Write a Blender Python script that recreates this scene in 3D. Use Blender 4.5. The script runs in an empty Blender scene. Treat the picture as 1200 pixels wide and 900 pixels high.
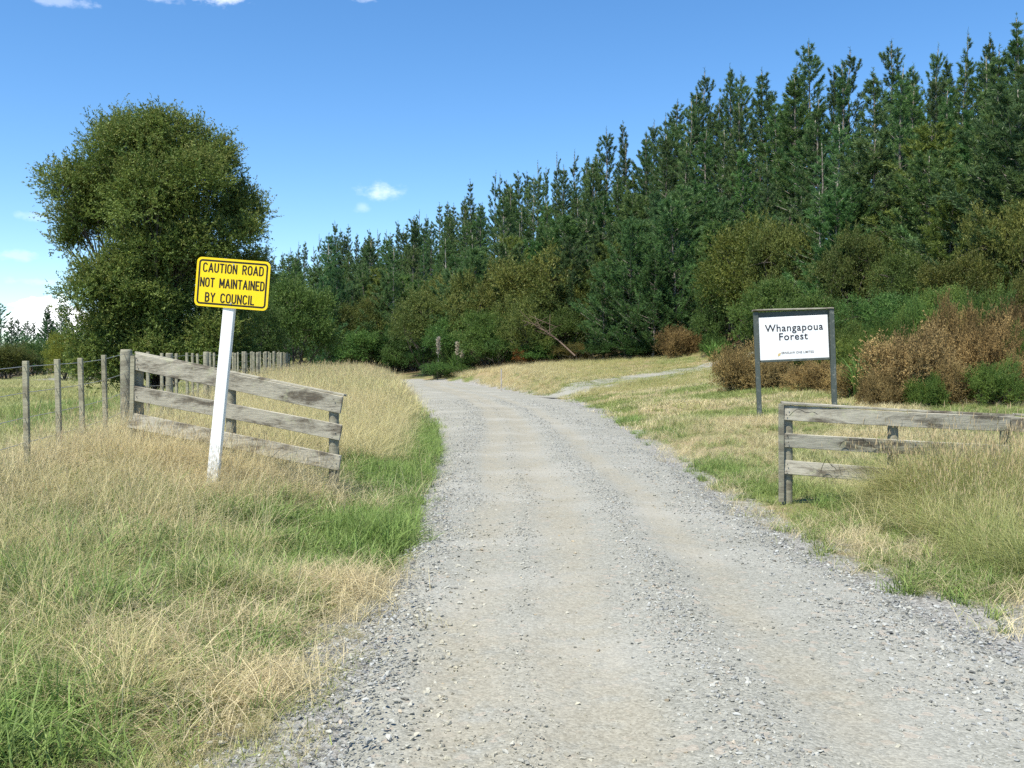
import bpy, bmesh, math
import numpy as np
from mathutils import Vector, Matrix, Euler

S = bpy.context.scene
COL = S.collection
R = math.radians
rng = np.random.default_rng(7)

# ------------------------------------------------------------------ camera, sky, sun, exposure
FPX, CAMZ, PITCH = 1150.0, 1.55, math.atan(20 / 1150)
cam = bpy.data.cameras.new('camera')
cam.sensor_width = 36; cam.lens = 36 * FPX / 1200
cam.clip_start = 0.05; cam.clip_end = 5000
camo = bpy.data.objects.new('camera', cam); COL.objects.link(camo)
camo.location = (0, 0, CAMZ); camo.rotation_euler = (math.pi / 2 - PITCH, 0, 0)
S.camera = camo

SUN_EL, SUN_AZ = R(61), R(180 + 38)          # azimuth clockwise from +Y (the view direction)
tosun = Vector((math.sin(SUN_AZ) * math.cos(SUN_EL), math.cos(SUN_AZ) * math.cos(SUN_EL), math.sin(SUN_EL)))
sun = bpy.data.lights.new('sun', 'SUN'); sun.energy = 4.6; sun.angle = R(0.53); sun.color = (1, 0.945, 0.82)
suno = bpy.data.objects.new('sun', sun); COL.objects.link(suno)
suno.rotation_euler = tosun.to_track_quat('Z', 'Y').to_euler()

S.view_settings.view_transform = 'Standard'; S.view_settings.look = 'None'
S.view_settings.gamma = 1; S.view_settings.exposure = 0.82
S.cycles.use_denoising = False
S.cycles.max_bounces = 7; S.cycles.diffuse_bounces = 4; S.cycles.glossy_bounces = 2
S.cycles.transmission_bounces = 4; S.cycles.transparent_max_bounces = 4

def P(px, py, d):
    """point at depth d that the photograph (1200x900) shows at pixel px, py"""
    xr, yr = (px - 600) / FPX, -(py - 450) / FPX
    c, s = math.cos(PITCH), math.sin(PITCH)
    y, z = c + yr * s, -s + yr * c
    return np.array([xr / y * d, d, CAMZ + z / y * d])

class NT:
    """small helper for node trees"""
    def __init__(s, tree): s.t = tree; s.n = tree.nodes; s.l = tree.links
    def add(s, typ, **kw):
        n = s.n.new(typ)
        for k, v in kw.items(): setattr(n, k, v)
        return n
    def put(s, sock, v):
        if hasattr(v, 'is_output') or isinstance(v, bpy.types.NodeSocket): s.l.new(v, sock)
        else: sock.default_value = v
    def math(s, op, a, b=0.0, c=None, clamp=False):
        n = s.add('ShaderNodeMath', operation=op, use_clamp=clamp)
        s.put(n.inputs[0], a); s.put(n.inputs[1], b)
        if c is not None: s.put(n.inputs[2], c)
        return n.outputs[0]
    def mix(s, f, a, b, typ='MIX'):
        n = s.add('ShaderNodeMix', data_type='RGBA', blend_type=typ)
        s.put(n.inputs[0], f)
        s.put(n.inputs[6], a if not isinstance(a, tuple) else (*a, 1)[:4]); s.put(n.inputs[7], b if not isinstance(b, tuple) else (*b, 1)[:4])
        return n.outputs[2]
    def noise(s, vec, scale, detail=4, rough=.55, dist=0):
        n = s.add('ShaderNodeTexNoise'); n.inputs['Scale'].default_value = scale
        n.inputs['Detail'].default_value = detail; n.inputs['Roughness'].default_value = rough
        n.inputs['Distortion'].default_value = dist
        if vec is not None: s.l.new(vec, n.inputs['Vector'])
        return n.outputs['Fac']
    def ramp(s, v, lo, hi):
        n = s.add('ShaderNodeMapRange', interpolation_type='SMOOTHSTEP')
        s.put(n.inputs[0], v); n.inputs[1].default_value = lo; n.inputs[2].default_value = hi
        return n.outputs[0]
    def dot(s, a, v):
        n = s.add('ShaderNodeVectorMath', operation='DOT_PRODUCT'); s.l.new(a, n.inputs[0]); n.inputs[1].default_value = v
        return n.outputs['Value']

w = bpy.data.worlds.new('World'); S.world = w; w.use_nodes = True
nt = NT(w.node_tree); nt.n.clear()
sky = nt.add('ShaderNodeTexSky', sky_type='NISHITA', sun_disc=False)
sky.sun_elevation = SUN_EL; sky.sun_rotation = SUN_AZ
sky.altitude = 0; sky.air_density = 0.85; sky.dust_density = 0.05; sky.ozone_density = 2.4
gen = nt.add('ShaderNodeTexCoord').outputs['Generated']
_hs = nt.add('ShaderNodeHueSaturation'); _hs.inputs['Saturation'].default_value = 1.24; nt.l.new(sky.outputs[0], _hs.inputs['Color'])
skycol = _hs.outputs[0]
def cloud(col, px, py, rx, ry, amt, seed, bright=8.6, rag=0.9, soft=.75):
    c = Vector(P(px, py, 1.0) - np.array([0, 0, CAMZ])).normalized()
    right = c.cross(Vector((0, 0, 1))).normalized(); up = right.cross(c)
    a = nt.math('DIVIDE', nt.dot(gen, right), rx / FPX); b = nt.math('DIVIDE', nt.dot(gen, up), ry / FPX)
    r = nt.math('SQRT', nt.math('ADD', nt.math('MULTIPLY', a, a), nt.math('MULTIPLY', b, b)))
    mp = nt.add('ShaderNodeMapping'); nt.l.new(gen, mp.inputs[0]); mp.inputs['Location'].default_value = (seed, seed * 1.7, 0); mp.inputs['Scale'].default_value = (1, 1, 1.7)
    nz = nt.noise(mp.outputs[0], 55 if rx < 60 else 34, 6, .6)
    v = nt.math('ADD', nt.math('SUBTRACT', 1.0, r), nt.math('MULTIPLY', nt.math('SUBTRACT', nz, .5), rag * 2.6))
    m = nt.ramp(v, 0.0, soft)
    m = nt.math('MULTIPLY', nt.math('MULTIPLY', m, nt.ramp(nt.dot(gen, c), .5, .7)), amt)
    return nt.mix(m, col, (bright, bright * 1.0, bright * 1.03))
for a in ((446, 225, 30, 13, .42, 1.3, 8.6, .9, 1.3), (425, 243, 11, 8, .16, 4.1, 8.6, .9, 1.3), (50, 374, 38, 25, 1.0, 2.2, 12, .5, .25), (84, 379, 26, 17, 1.0, 5.0, 12, .5, .25),
          (18, 384, 22, 12, .95, 3.3, 10, .35), (262, -6, 34, 13, .5, 6.2), (185, -8, 34, 11, .25, 7.1), (75, 1, 30, 7, .2, 8.2), (424, -6, 22, 8, .25, 9.4),
          (22, 299, 20, 7, .16, 11.0), (40, 254, 20, 7, .12, 12.0), (40, 330, 30, 6, .1, 13.5), (-260, 250, 150, 40, .8, 15.0), (1500, 120, 160, 40, .7, 16.0)):
    skycol = cloud(skycol, *a)
bg = nt.add('ShaderNodeBackground'); bg.inputs['Strength'].default_value = 0.12
nt.l.new(skycol, bg.inputs['Color'])
nt.l.new(bg.outputs[0], nt.add('ShaderNodeOutputWorld').inputs[0])

# ------------------------------------------------------------------ object helpers
def tag(o, label=None, cat=None, group=None, kind=None):
    if label: o['label'] = label
    if cat: o['category'] = cat
    if group: o['group'] = group
    if kind: o['kind'] = kind
    return o
def link(name, me, mat=None, parent=None, loc=None):
    o = bpy.data.objects.new(name, me); COL.objects.link(o)
    if mat is not None and me is not None and not me.materials: me.materials.append(mat)
    if parent is not None: o.parent = parent
    if loc is not None: o.location = loc
    return o
def empty(name, loc, label, cat, group=None):
    o = bpy.data.objects.new(name, None); o.empty_display_size = .2; COL.objects.link(o); o.location = loc
    return tag(o, label, cat, group)
def np_mesh(name, V, F, attrs=None, smooth=False, mat=None, mats=None, midx=None):
    """F: list of (n,k) index arrays, k = 3 or 4"""
    me = bpy.data.meshes.new(name)
    V = np.asarray(V, np.float32)
    F = [np.asarray(f, np.int32) for f in (F if isinstance(F, list) else [F]) if len(f)]
    me.vertices.add(len(V)); me.vertices.foreach_set('co', V.ravel())
    tot = np.concatenate([np.full(len(f), f.shape[1], np.int32) for f in F])
    idx = np.concatenate([f.ravel() for f in F])
    me.loops.add(len(idx)); me.loops.foreach_set('vertex_index', idx)
    me.polygons.add(len(tot))
    me.polygons.foreach_set('loop_start', np.concatenate([[0], np.cumsum(tot)[:-1]]).astype(np.int32))
    if smooth: me.polygons.foreach_set('use_smooth', np.ones(len(tot), bool))
    for k, a in (attrs or {}).items():
        a = np.asarray(a, np.float32)
        if a.ndim == 1: me.attributes.new(k, 'FLOAT', 'POINT').data.foreach_set('value', a)
        else: me.attributes.new(k, 'FLOAT_VECTOR', 'POINT').data.foreach_set('vector', a.ravel())
    me.update(calc_edges=True); me.validate()
    for m in ([mat] if mat else []) + (mats or []): me.materials.append(m)
    if midx is not None: me.polygons.foreach_set('material_index', np.asarray(midx, np.int32))
    return me
def unit(v): return v / np.maximum(np.linalg.norm(v, axis=-1, keepdims=True), 1e-9)

class Tubes:
    def __init__(s): s.V = []; s.F = []; s.n = 0; s.T = []
    def add(s, pts, rad, k=6, cap=True, tint=0.5):
        pts = np.asarray(pts, float); n = len(pts); rad = np.broadcast_to(np.asarray(rad, float), (n,))
        tan = unit(np.gradient(pts, axis=0)); ref = np.array([0., 0, 1]) if abs(tan[0][2]) < .9 else np.array([1., 0, 0])
        a = unit(np.cross(tan, ref)); b = np.cross(tan, a)
        th = np.arange(k) * 2 * math.pi / k
        ring = pts[:, None] + rad[:, None, None] * (np.cos(th)[None, :, None] * a[:, None] + np.sin(th)[None, :, None] * b[:, None])
        i = np.arange(n - 1)[:, None] * k; j = np.arange(k)[None]; j2 = (j + 1) % k
        s.F.append((np.stack([i + j, i + j2, i + k + j2, i + k + j], -1).reshape(-1, 4) + s.n))
        s.V.append(ring.reshape(-1, 3)); m = n * k
        if cap:
            s.V.append(pts[-1:] ); e = s.n + m; o = s.n + (n - 1) * k
            s.F.append(np.stack([o + np.arange(k), o + (np.arange(k) + 1) % k, np.full(k, e), np.full(k, e)], -1)[:, :3])
            m += 1
        s.T.append(np.full(m, tint)); s.n += m
    def mesh(s, name, mat, smooth=True):
        q = [f for f in s.F if f.shape[1] == 4]; t = [f for f in s.F if f.shape[1] == 3]
        return np_mesh(name, np.concatenate(s.V), ([np.concatenate(q)] if q else []) + ([np.concatenate(t)] if t else []),
                       {'v': np.concatenate(s.T)}, smooth, mat)

def bm_mesh(name, bm, mat=None, smooth=False):
    me = bpy.data.meshes.new(name); bm.normal_update(); bm.to_mesh(me); bm.free()
    if mat: me.materials.append(mat)
    if smooth: me.polygons.foreach_set('use_smooth', np.ones(len(me.polygons), bool))
    return me
def bar_mesh(name, p0, p1, h, t, mat, side=Vector((0, -1, 0)), segs=8, warp=.006, bevel=.004, seed=0, taper=0.0):
    """a sawn board from p0 to p1 (centre line), h high, t thick, slightly warped, edges worn"""
    r = np.random.default_rng(seed); p0, p1 = Vector(p0), Vector(p1)
    ax = (p1 - p0); Ln = ax.length; ax.normalize(); n = (side - ax * side.dot(ax)).normalized(); up = n.cross(ax).normalized()
    if abs(ax.z) < .9 and up.z < 0: up = -up
    bm = bmesh.new(); rings = []; ph = r.uniform(0, 6, 4)
    for i in range(segs + 1):
        s_ = i / segs; c = p0 + ax * (Ln * s_) + n * warp * math.sin(ph[0] + 3.1 * s_) + up * warp * math.sin(ph[1] + 2.3 * s_)
        tw = .06 * math.sin(ph[2] + 2 * s_) * warp / .006; hh = h * (1 - taper * s_) * (1 + .02 * math.sin(ph[3] + 9 * s_))
        u2, n2 = up * math.cos(tw) + n * math.sin(tw), n * math.cos(tw) - up * math.sin(tw)
        rings.append([bm.verts.new(c + u2 * a * hh / 2 + n2 * b * t / 2) for a, b in ((1, 1), (1, -1), (-1, -1), (-1, 1))])
    for a, b in zip(rings, rings[1:]):
        for k in range(4): bm.faces.new((a[k], a[(k + 1) % 4], b[(k + 1) % 4], b[k]))
    bm.faces.new(rings[0][::-1]); bm.faces.new(rings[-1])
    bmesh.ops.recalc_face_normals(bm, faces=bm.faces)
    if bevel: bmesh.ops.bevel(bm, geom=[e for e in bm.edges if e.calc_face_angle(0) > 1.0], offset=bevel, segments=1, affect='EDGES')
    return bm_mesh(name, bm, mat)

# ------------------------------------------------------------------ materials
def new_mat(name):
    m = bpy.data.materials.new(name); m.use_nodes = True; t = NT(m.node_tree); t.n.clear()
    out = t.add('ShaderNodeOutputMaterial'); return m, t, out
def principled(t, out, col, rough=.8, spec=.3, bump=None, bdist=.01, bstr=.6):
    b = t.add('ShaderNodeBsdfPrincipled'); t.put(b.inputs['Base Color'], (*col, 1) if isinstance(col, tuple) and len(col) == 3 else col)
    t.put(b.inputs['Roughness'], rough); b.inputs['Specular IOR Level'].default_value = spec
    if bump is not None:
        n = t.add('ShaderNodeBump'); n.inputs['Strength'].default_value = bstr; n.inputs['Distance'].default_value = bdist
        t.l.new(bump, n.inputs['Height']); t.l.new(n.outputs[0], b.inputs['Normal'])
    t.l.new(b.outputs[0], out.inputs[0]); return b
def attr(t, name, typ='GEOMETRY', out='Fac'):
    return t.add('ShaderNodeAttribute', attribute_name=name, attribute_type=typ).outputs[out]
def leaf_mat(name, dark, light, tip=None, transl=.3, use_obj=True, rough=.55, spec=.25, hue=.018):
    m, t, out = new_mat(name)
    v = attr(t, 'v'); c = t.mix(v, dark, light)
    if tip: c = t.mix(attr(t, 'tip'), c, tip)
    if use_obj:
        oi = t.add('ShaderNodeObjectInfo')
        c = t.mix(1.0, c, oi.outputs['Color'], 'MULTIPLY')
        hs = t.add('ShaderNodeHueSaturation'); t.l.new(c, hs.inputs['Color'])
        t.put(hs.inputs['Value'], t.math('ADD', t.math('MULTIPLY', oi.outputs['Random'], .5), .75))
        t.put(hs.inputs['Hue'], t.math('ADD', t.math('MULTIPLY', t.math('FRACT', t.math('MULTIPLY', oi.outputs['Random'], 7.31)), hue), .5 - hue / 2))
        c = hs.outputs[0]
    b = t.add('ShaderNodeBsdfPrincipled'); t.l.new(c, b.inputs['Base Color']); b.inputs['Roughness'].default_value = rough; b.inputs['Specular IOR Level'].default_value = spec
    tr = t.add('ShaderNodeBsdfTranslucent'); t.l.new(c, tr.inputs[0])
    mx = t.add('ShaderNodeMixShader'); mx.inputs[0].default_value = transl
    t.l.new(b.outputs[0], mx.inputs[1]); t.l.new(tr.outputs[0], mx.inputs[2]); t.l.new(mx.outputs[0], out.inputs[0])
    return m
M = {}
M['pine'] = leaf_mat('pine_needles', (.056, .112, .042), (.165, .25, .084), transl=.42, spec=.3, rough=.5)
M['kanuka'] = leaf_mat('kanuka_leaves', (.070, .108, .029), (.175, .21, .058), tip=(.175, .165, .055), transl=.3)
M['gorse'] = leaf_mat('gorse_spines', (.13, .10, .044), (.42, .325, .14), transl=.15, rough=.8, spec=.1, hue=.006)
M['shrub'] = leaf_mat('shrub_leaves', (.06, .105, .03), (.155, .20, .058), transl=.3, hue=.01)
def grass_mat():
    m, t, out = new_mat('grass_blades')
    c = attr(t, 'col', 'INSTANCER', 'Color'); v = attr(t, 'v')
    c = t.mix(t.math('MULTIPLY', t.math('POWER', v, 1.6), .6), c, (.60, .52, .30)); c = t.mix(attr(t, 'head'), c, (.42, .33, .19))
    hs = t.add('ShaderNodeHueSaturation'); t.l.new(c, hs.inputs['Color']); t.put(hs.inputs['Value'], t.math('ADD', t.math('MULTIPLY', t.math('FRACT', t.math('MULTIPLY', v, 9.7)), .5), .78))
    c = hs.outputs[0]
    b = t.add('ShaderNodeBsdfPrincipled'); t.l.new(c, b.inputs['Base Color']); b.inputs['Roughness'].default_value = .55; b.inputs['Specular IOR Level'].default_value = .25
    tr = t.add('ShaderNodeBsdfTranslucent'); t.l.new(c, tr.inputs[0]); mx = t.add('ShaderNodeMixShader'); mx.inputs[0].default_value = .35
    t.l.new(b.outputs[0], mx.inputs[1]); t.l.new(tr.outputs[0], mx.inputs[2]); t.l.new(mx.outputs[0], out.inputs[0]); return m
M['grass'] = grass_mat()
def bark_mat(name, a, b_, sc=6):
    m, t, out = new_mat(name); co = t.add('ShaderNodeTexCoord').outputs['Object']
    n = t.noise(co, sc, 5, .7); c = t.mix(t.ramp(n, .35, .65), a, b_); principled(t, out, c, .9, .1, n, .02); return m
M['pine_bark'] = bark_mat('pine_bark', (.10, .085, .07), (.30, .27, .235))
M['pale_bark'] = bark_mat('pale_bark', (.26, .235, .20), (.46, .43, .39), 3)
M['kanuka_bark'] = bark_mat('kanuka_bark', (.05, .042, .035), (.15, .13, .11))
def timber_mat(name, base, dark, lichen, seed=0.0, dirt=.55):
    m, t, out = new_mat(name); co = t.add('ShaderNodeTexCoord').outputs['Object']
    mp = t.add('ShaderNodeMapping'); t.l.new(co, mp.inputs[0]); mp.inputs['Location'].default_value = (seed, 0, seed)
    mp.inputs['Scale'].default_value = (3, 30, 34); grain = t.noise(mp.outputs[0], 1.6, 6, .65, .6)
    mb = t.add('ShaderNodeMapping'); t.l.new(co, mb.inputs[0]); mb.inputs['Scale'].default_value = (1.1, 5, 4.5); mb.inputs['Location'].default_value = (seed + 2, seed, 1); big = t.noise(mb.outputs[0], 1.5, 8, .68, .3); fine = t.noise(co, 38, 4, .6)
    c = t.mix(t.ramp(grain, .32, .68), tuple(x * .74 for x in base), base)
    c = t.mix(t.math('MULTIPLY', t.ramp(big, .45, .63), dirt + .25), c, dark)
    c = t.mix(t.math('MULTIPLY', t.ramp(t.noise(co, 9, 5, .7), .56, .68), .6), c, lichen)
    c = t.mix(t.math('MULTIPLY', t.ramp(fine, .62, .74), .5), c, dark)
    principled(t, out, c, .88, .15, grain, .006, .8); return m
M['board'] = timber_mat('weathered_board', (.42, .395, .32), (.10, .085, .065), (.37, .375, .255), 0, .7)
M['batten'] = timber_mat('weathered_batten', (.36, .34, .245), (.12, .105, .07), (.34, .36, .22), 3.1, .3)
M['post'] = timber_mat('round_post_timber', (.30, .285, .215), (.09, .08, .06), (.30, .32, .22), 5.2, .4)
def paint_mat(name, col, rough=.45, dirt=(.25, .24, .2), amount=.3, dsc=9, low=None):
    m, t, out = new_mat(name); co = t.add('ShaderNodeTexCoord').outputs['Object']; n = t.noise(co, dsc, 6, .65)
    c = t.mix(t.math('MULTIPLY', t.ramp(n, .52, .75), amount), col, dirt)
    if low is not None:
        z = t.add('ShaderNodeSeparateXYZ'); t.l.new(co, z.inputs[0])
        f = t.math('MULTIPLY', t.math('SUBTRACT', 1.0, t.ramp(z.outputs[2], low - .45, low)), t.ramp(t.noise(co, 26, 5, .75), .42, .6)); c = t.mix(t.math('MULTIPLY', f, .75), c, dirt)
    principled(t, out, c, rough, .35, n, .002, .3); return m
M['white_paint'] = paint_mat('white_paint', (.80, .80, .78), .5, (.26, .25, .2), .12, 7, .75)
M['yellow'] = paint_mat('yellow_sign_face', (.88, .615, .008), .32, (.6, .4, .05), .15, 5)
M['black'] = paint_mat('black_sign_paint', (.014, .012, .010), .4, (.05, .045, .04), .3)
M['white_sign'] = paint_mat('white_sign_board', (.82, .82, .82), .4, (.62, .62, .58), .25, 3)
M['frame_grey'] = paint_mat('grey_green_frame_paint', (.07, .085, .076), .6, (.34, .34, .30), .5, 12)
M['letter'] = paint_mat('lettering_black', (.02, .02, .03), .5, (.05, .05, .05), .2)
M['tan'] = paint_mat('tan_print', (.6, .45, .2), .5, (.6, .5, .3), .2)
M['small_letter'] = paint_mat('small_lettering_grey', (.12, .12, .13), .5, (.2, .2, .2), .2)
m, t, out = new_mat('galvanised_wire'); b = principled(t, out, (.45, .45, .43), .45, .5); b.inputs['Metallic'].default_value = .7; M['wire'] = m

def ground_mat():
    m, t, out = new_mat('soil_and_thatch'); co = t.add('ShaderNodeTexCoord').outputs['Object']
    n1 = t.noise(co, .35, 6, .6); n2 = t.noise(co, 5, 6, .7); n3 = t.noise(co, 40, 4, .7)
    straw = t.mix(n3, (.19, .15, .085), (.36, .29, .17)); green = t.mix(n3, (.075, .11, .03), (.15, .18, .06)); soil = t.mix(n3, (.13, .105, .075), (.25, .21, .16))
    c = t.mix(t.ramp(n1, .42, .6), straw, green); c = t.mix(t.math('MULTIPLY', t.ramp(n2, .55, .7), .7), c, soil)
    vo = t.add('ShaderNodeTexVoronoi'); t.l.new(co, vo.inputs['Vector']); vo.inputs['Scale'].default_value = 38
    hv = t.add('ShaderNodeSeparateColor'); t.l.new(vo.outputs['Color'], hv.inputs[0]); gr = t.mix(hv.outputs[0], (.17, .165, .15), (.36, .355, .335))
    gm = attr(t, 'grav'); f = t.ramp(t.math('ADD', gm, t.math('MULTIPLY', t.math('SUBTRACT', n2, .5), .9)), .35, .65)
    c = t.mix(f, c, gr)
    c = t.mix(attr(t, 'litter'), c, t.mix(n2, (.05, .038, .024), (.12, .085, .05)))
    principled(t, out, c, .95, .1, t.math('ADD', n2, t.math('MULTIPLY', n3, .5)), .04, .8); return m
M['ground'] = ground_mat()
def road_mat():
    m, t, out = new_mat('crushed_gravel'); co = t.add('ShaderNodeTexCoord').outputs['Object']; lat = attr(t, 'lat'); tr = attr(t, 'tan')
    def vor(sc, feat='F1'):
        v = t.add('ShaderNodeTexVoronoi', feature=feat); t.l.new(co, v.inputs['Vector']); v.inputs['Scale'].default_value = sc; return v
    va, vb, vc = vor(55), vor(105), vor(24)
    nb = t.noise(co, .7, 6, .62, .5); nm = t.noise(co, 4.5, 5, .65); nf = t.noise(co, 70, 3, .7)
    hs = t.add('ShaderNodeSeparateColor'); t.l.new(va.outputs['Color'], hs.inputs[0])
    hb = t.add('ShaderNodeSeparateColor'); t.l.new(vb.outputs['Color'], hb.inputs[0])
    hc = t.add('ShaderNodeSeparateColor'); t.l.new(vc.outputs['Color'], hc.inputs[0])
    chip = t.math('ADD', t.math('MULTIPLY', hs.outputs[0], .5), t.math('MULTIPLY', hb.outputs[1], .5))
    grey = t.mix(chip, (.160, .160, .135), (.34, .338, .295))
    grey = t.mix(t.math('MULTIPLY', t.ramp(hc.outputs[2], .93, .95), .5), grey, (.36, .30, .24))
    tanc = t.mix(chip, (.195, .178, .135), (.34, .318, .25))
    f = t.math('MULTIPLY', t.ramp(t.math('ADD', tr, t.math('MULTIPLY', t.math('SUBTRACT', nb, .5), .9)), .18, .8), .8)
    f = t.math('MULTIPLY', f, t.ramp(nm, .25, .55))
    c = t.mix(f, grey, tanc)
    c = t.mix(t.math('MULTIPLY', t.ramp(t.noise(co, .55, 4, .6), .42, .68), .3), c, (.40, .395, .36))
    c = t.mix(t.math('MULTIPLY', t.ramp(nf, .5, .8), .3), c, (.15, .145, .135))
    h = t.math('SUBTRACT', t.math('MULTIPLY', nf, .4), t.math('ADD', va.outputs['Distance'], t.math('MULTIPLY', vb.outputs['Distance'], .6)))
    h = t.math('MULTIPLY', h, t.math('SUBTRACT', 1.0, t.math('MULTIPLY', f, .6)))
    principled(t, out, c, .9, .2, h, .006, .7); return m
M['road'] = road_mat()
def stone_mat():
    m, t, out = new_mat('stone'); c = attr(t, 'col', 'INSTANCER', 'Color'); co = t.add('ShaderNodeTexCoord').outputs['Object']
    n = t.noise(co, 3, 4, .6); c = t.mix(t.math('MULTIPLY', n, .5), c, t.mix(.5, c, (.12, .115, .11))); principled(t, out, c, .85, .25, n, .1, .3); return m
M['stone'] = stone_mat()

# ------------------------------------------------------------------ terrain height
RY = [-40, 0, 3.8, 5.5, 8, 12, 16, 20, 25.5, 30, 35, 44, 50, 60, 71, 76]
RL = [-1.5, -1.0, -.82, -.78, -.88, -1.02, -1.2, -1.5, -1.98, -2.5, -3.15, -4.5, -5.3, -6.7, -8.2, -8.8]
RR = [3.2, 3.1, 3.0, 2.75, 2.43, 2.47, 2.6, 2.7, 2.88, 3.0, 3.1, 2.6, 1.75, -.2, -2.6, -3.8]
BEND = np.array([(-5.2, 70), (-8.6, 77.5), (-15, 83), (-26, 87), (-40, 89)])
TRACK = np.array([(1.6, 48), (5, 52.6), (8.6, 55.8), (12.2, 58), (18, 60), (26, 60.5)])
def edges(Y):
    return np.interp(Y, RY, RL), np.interp(Y, RY, RR)
def poly_dist(X, Y, line):
    d = np.full(np.shape(X), 1e9)
    for (x0, y0), (x1, y1) in zip(line, line[1:]):
        dx, dy = x1 - x0, y1 - y0; tt = np.clip(((X - x0) * dx + (Y - y0) * dy) / (dx * dx + dy * dy), 0, 1)
        d = np.minimum(d, np.hypot(X - x0 - tt * dx, Y - y0 - tt * dy))
    return d
def road_out(X, Y):
    """signed metres outside the road's edge (negative on the road)"""
    l, r = edges(Y); a = np.where(Y < 74, np.maximum(l - X, X - r), 99.)
    a = np.where(Y > 40, a * .75, a)
    return np.minimum(a, poly_dist(X, Y, BEND) - 2.7)
def vnoise(x, y, seed=0):
    xi, yi = np.floor(x).astype(np.int64), np.floor(y).astype(np.int64); fx, fy = x - xi, y - yi
    fx, fy = fx * fx * (3 - 2 * fx), fy * fy * (3 - 2 * fy)
    def h(a, b):
        n = (a * 374761393 + b * 668265263 + seed * 974711) & 0x7fffffff
        n = ((n ^ (n >> 13)) * 1274126177) & 0x7fffffff
        return ((n ^ (n >> 16)) & 0xffff) / 65535.
    return (h(xi, yi) * (1 - fx) + h(xi + 1, yi) * fx) * (1 - fy) + (h(xi, yi + 1) * (1 - fx) + h(xi + 1, yi + 1) * fx) * fy
def fbm(x, y, seed=0, o=3):
    s = 0; a = .5
    for k in range(o): s = s + a * vnoise(x * 2 ** k, y * 2 ** k, seed + k); a *= .5
    return s / (1 - .5 ** o)
CP = np.array([
    (-1.5, 2, .0), (-3, 4, .1), (-6, 4, .25), (-2, 7, .02), (-3.2, 7.5, .12), (-5, 7.5, .34), (-1.8, 11, .0), (-3.2, 10.5, .2), (-4.4, 11.4, .48), (-4.7, 9.5, .44),
    (-5, 12.7, .58), (-3, 14, .3), (-3, 20, .42), (-6.3, 20, .72), (-8.4, 32, .88), (-11.5, 50, 1.1), (-4.5, 25, .85), (-4.9, 30, .9), (-6, 35, 1.1), (-8.3, 45, 1.1), (-10.5, 58, .9),
    (-8, 12, .42), (-10, 15, .35), (-13, 20, .25), (-15, 30, .2), (-14, 40, .3), (-18, 50, .0), (-25, 50, -.1), (-30, 30, .0), (-40, 100, .3), (-25, 75, .2), (-60, 150, .6), (-20, 8, .2), (-14, 62, .6),
    (-100, 200, 1.0), (-110, 260, 4), (-60, 60, 0), (-30, 5, 0), (-20, -20, 0), (0, -25, 0), (20, -20, 0),
    (3, 5, .0), (6, 5, .0), (3, 11, .02), (5.8, 11, -.08), (9, 11, .05), (4, 7, 0), (10, 6, 0), (4, 18, .1), (6, 24, .36), (8.2, 24, .52), (4, 28, .12), (8, 30, .7), (12, 28, .75), (15, 30, 1.3), (20, 30, 2.0), (14, 15, .4), (24, 20, 1.4),
    (4, 38, .15), (8, 40, .8), (3.5, 48, .3), (6, 54, .86), (12, 58, 1.62), (12, 46, 1.25), (16, 46, 2.1), (12.5, 66, 2.45), (5.7, 66, 1.68), (0, 71, 1.4), (-3.5, 76, .95), (20.9, 40, 2.7),
    (14.5, 70, 2.9), (6.5, 73, 2.1), (0, 79, 1.7), (-6, 87, 1.1), (-17, 100, 1.0), (-26, 112, .9), (-9, 66, .3),
    (36, 75, 10.3), (26, 85, 11.6), (17, 100, 11.4), (10, 120, 12), (-5, 150, 10.5), (-23, 180, 11), (-52, 220, 10.2),
    (25, 58, 5.6), (20, 75, 6.3), (12, 92, 7), (2, 105, 6), (-8, 120, 5.5), (-25, 140, 5), (-45, 165, 5), (35, 50, 6),
    (50, 110, 14), (20, 160, 14), (-20, 230, 12), (-80, 280, 10), (80, 100, 16), (60, 50, 9), (60, 10, 4),
    (300, 300, 16), (-300, 300, 5), (-300, 0, 0), (300, 0, 6), (0, 500, 12), (300, -200, 0), (-300, -200, 0), (0, -250, 0), (1500, 1500, 8), (-1500, 1500, 5), (0, 1600, 8), (1500, -1500, 0), (-1500, -1500, 0), (-1500, 0, 0), (1500, 0, 4)])
def _tps(r2): return np.where(r2 > 0, r2 * np.log(np.maximum(r2, 1e-12)), 0)
_n = len(CP); _A = np.zeros((_n + 3, _n + 3)); _d = CP[:, None, :2] - CP[None, :, :2]
_A[:_n, :_n] = _tps((_d ** 2).sum(-1)) + np.eye(_n) * 2.0; _A[:_n, _n] = 1; _A[:_n, _n + 1:] = CP[:, :2]; _A[_n:, :_n] = _A[:_n, _n:].T
_W = np.linalg.solve(_A, np.concatenate([CP[:, 2], np.zeros(3)]))
def zroad(X, Y):
    return np.interp(np.hypot(0, Y), [0, 40, 55, 70, 85], [0, 0, .06, .22, .62])
def sstep(x, a, b):
    t_ = np.clip((x - a) / (b - a), 0, 1); return t_ * t_ * (3 - 2 * t_)
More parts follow.
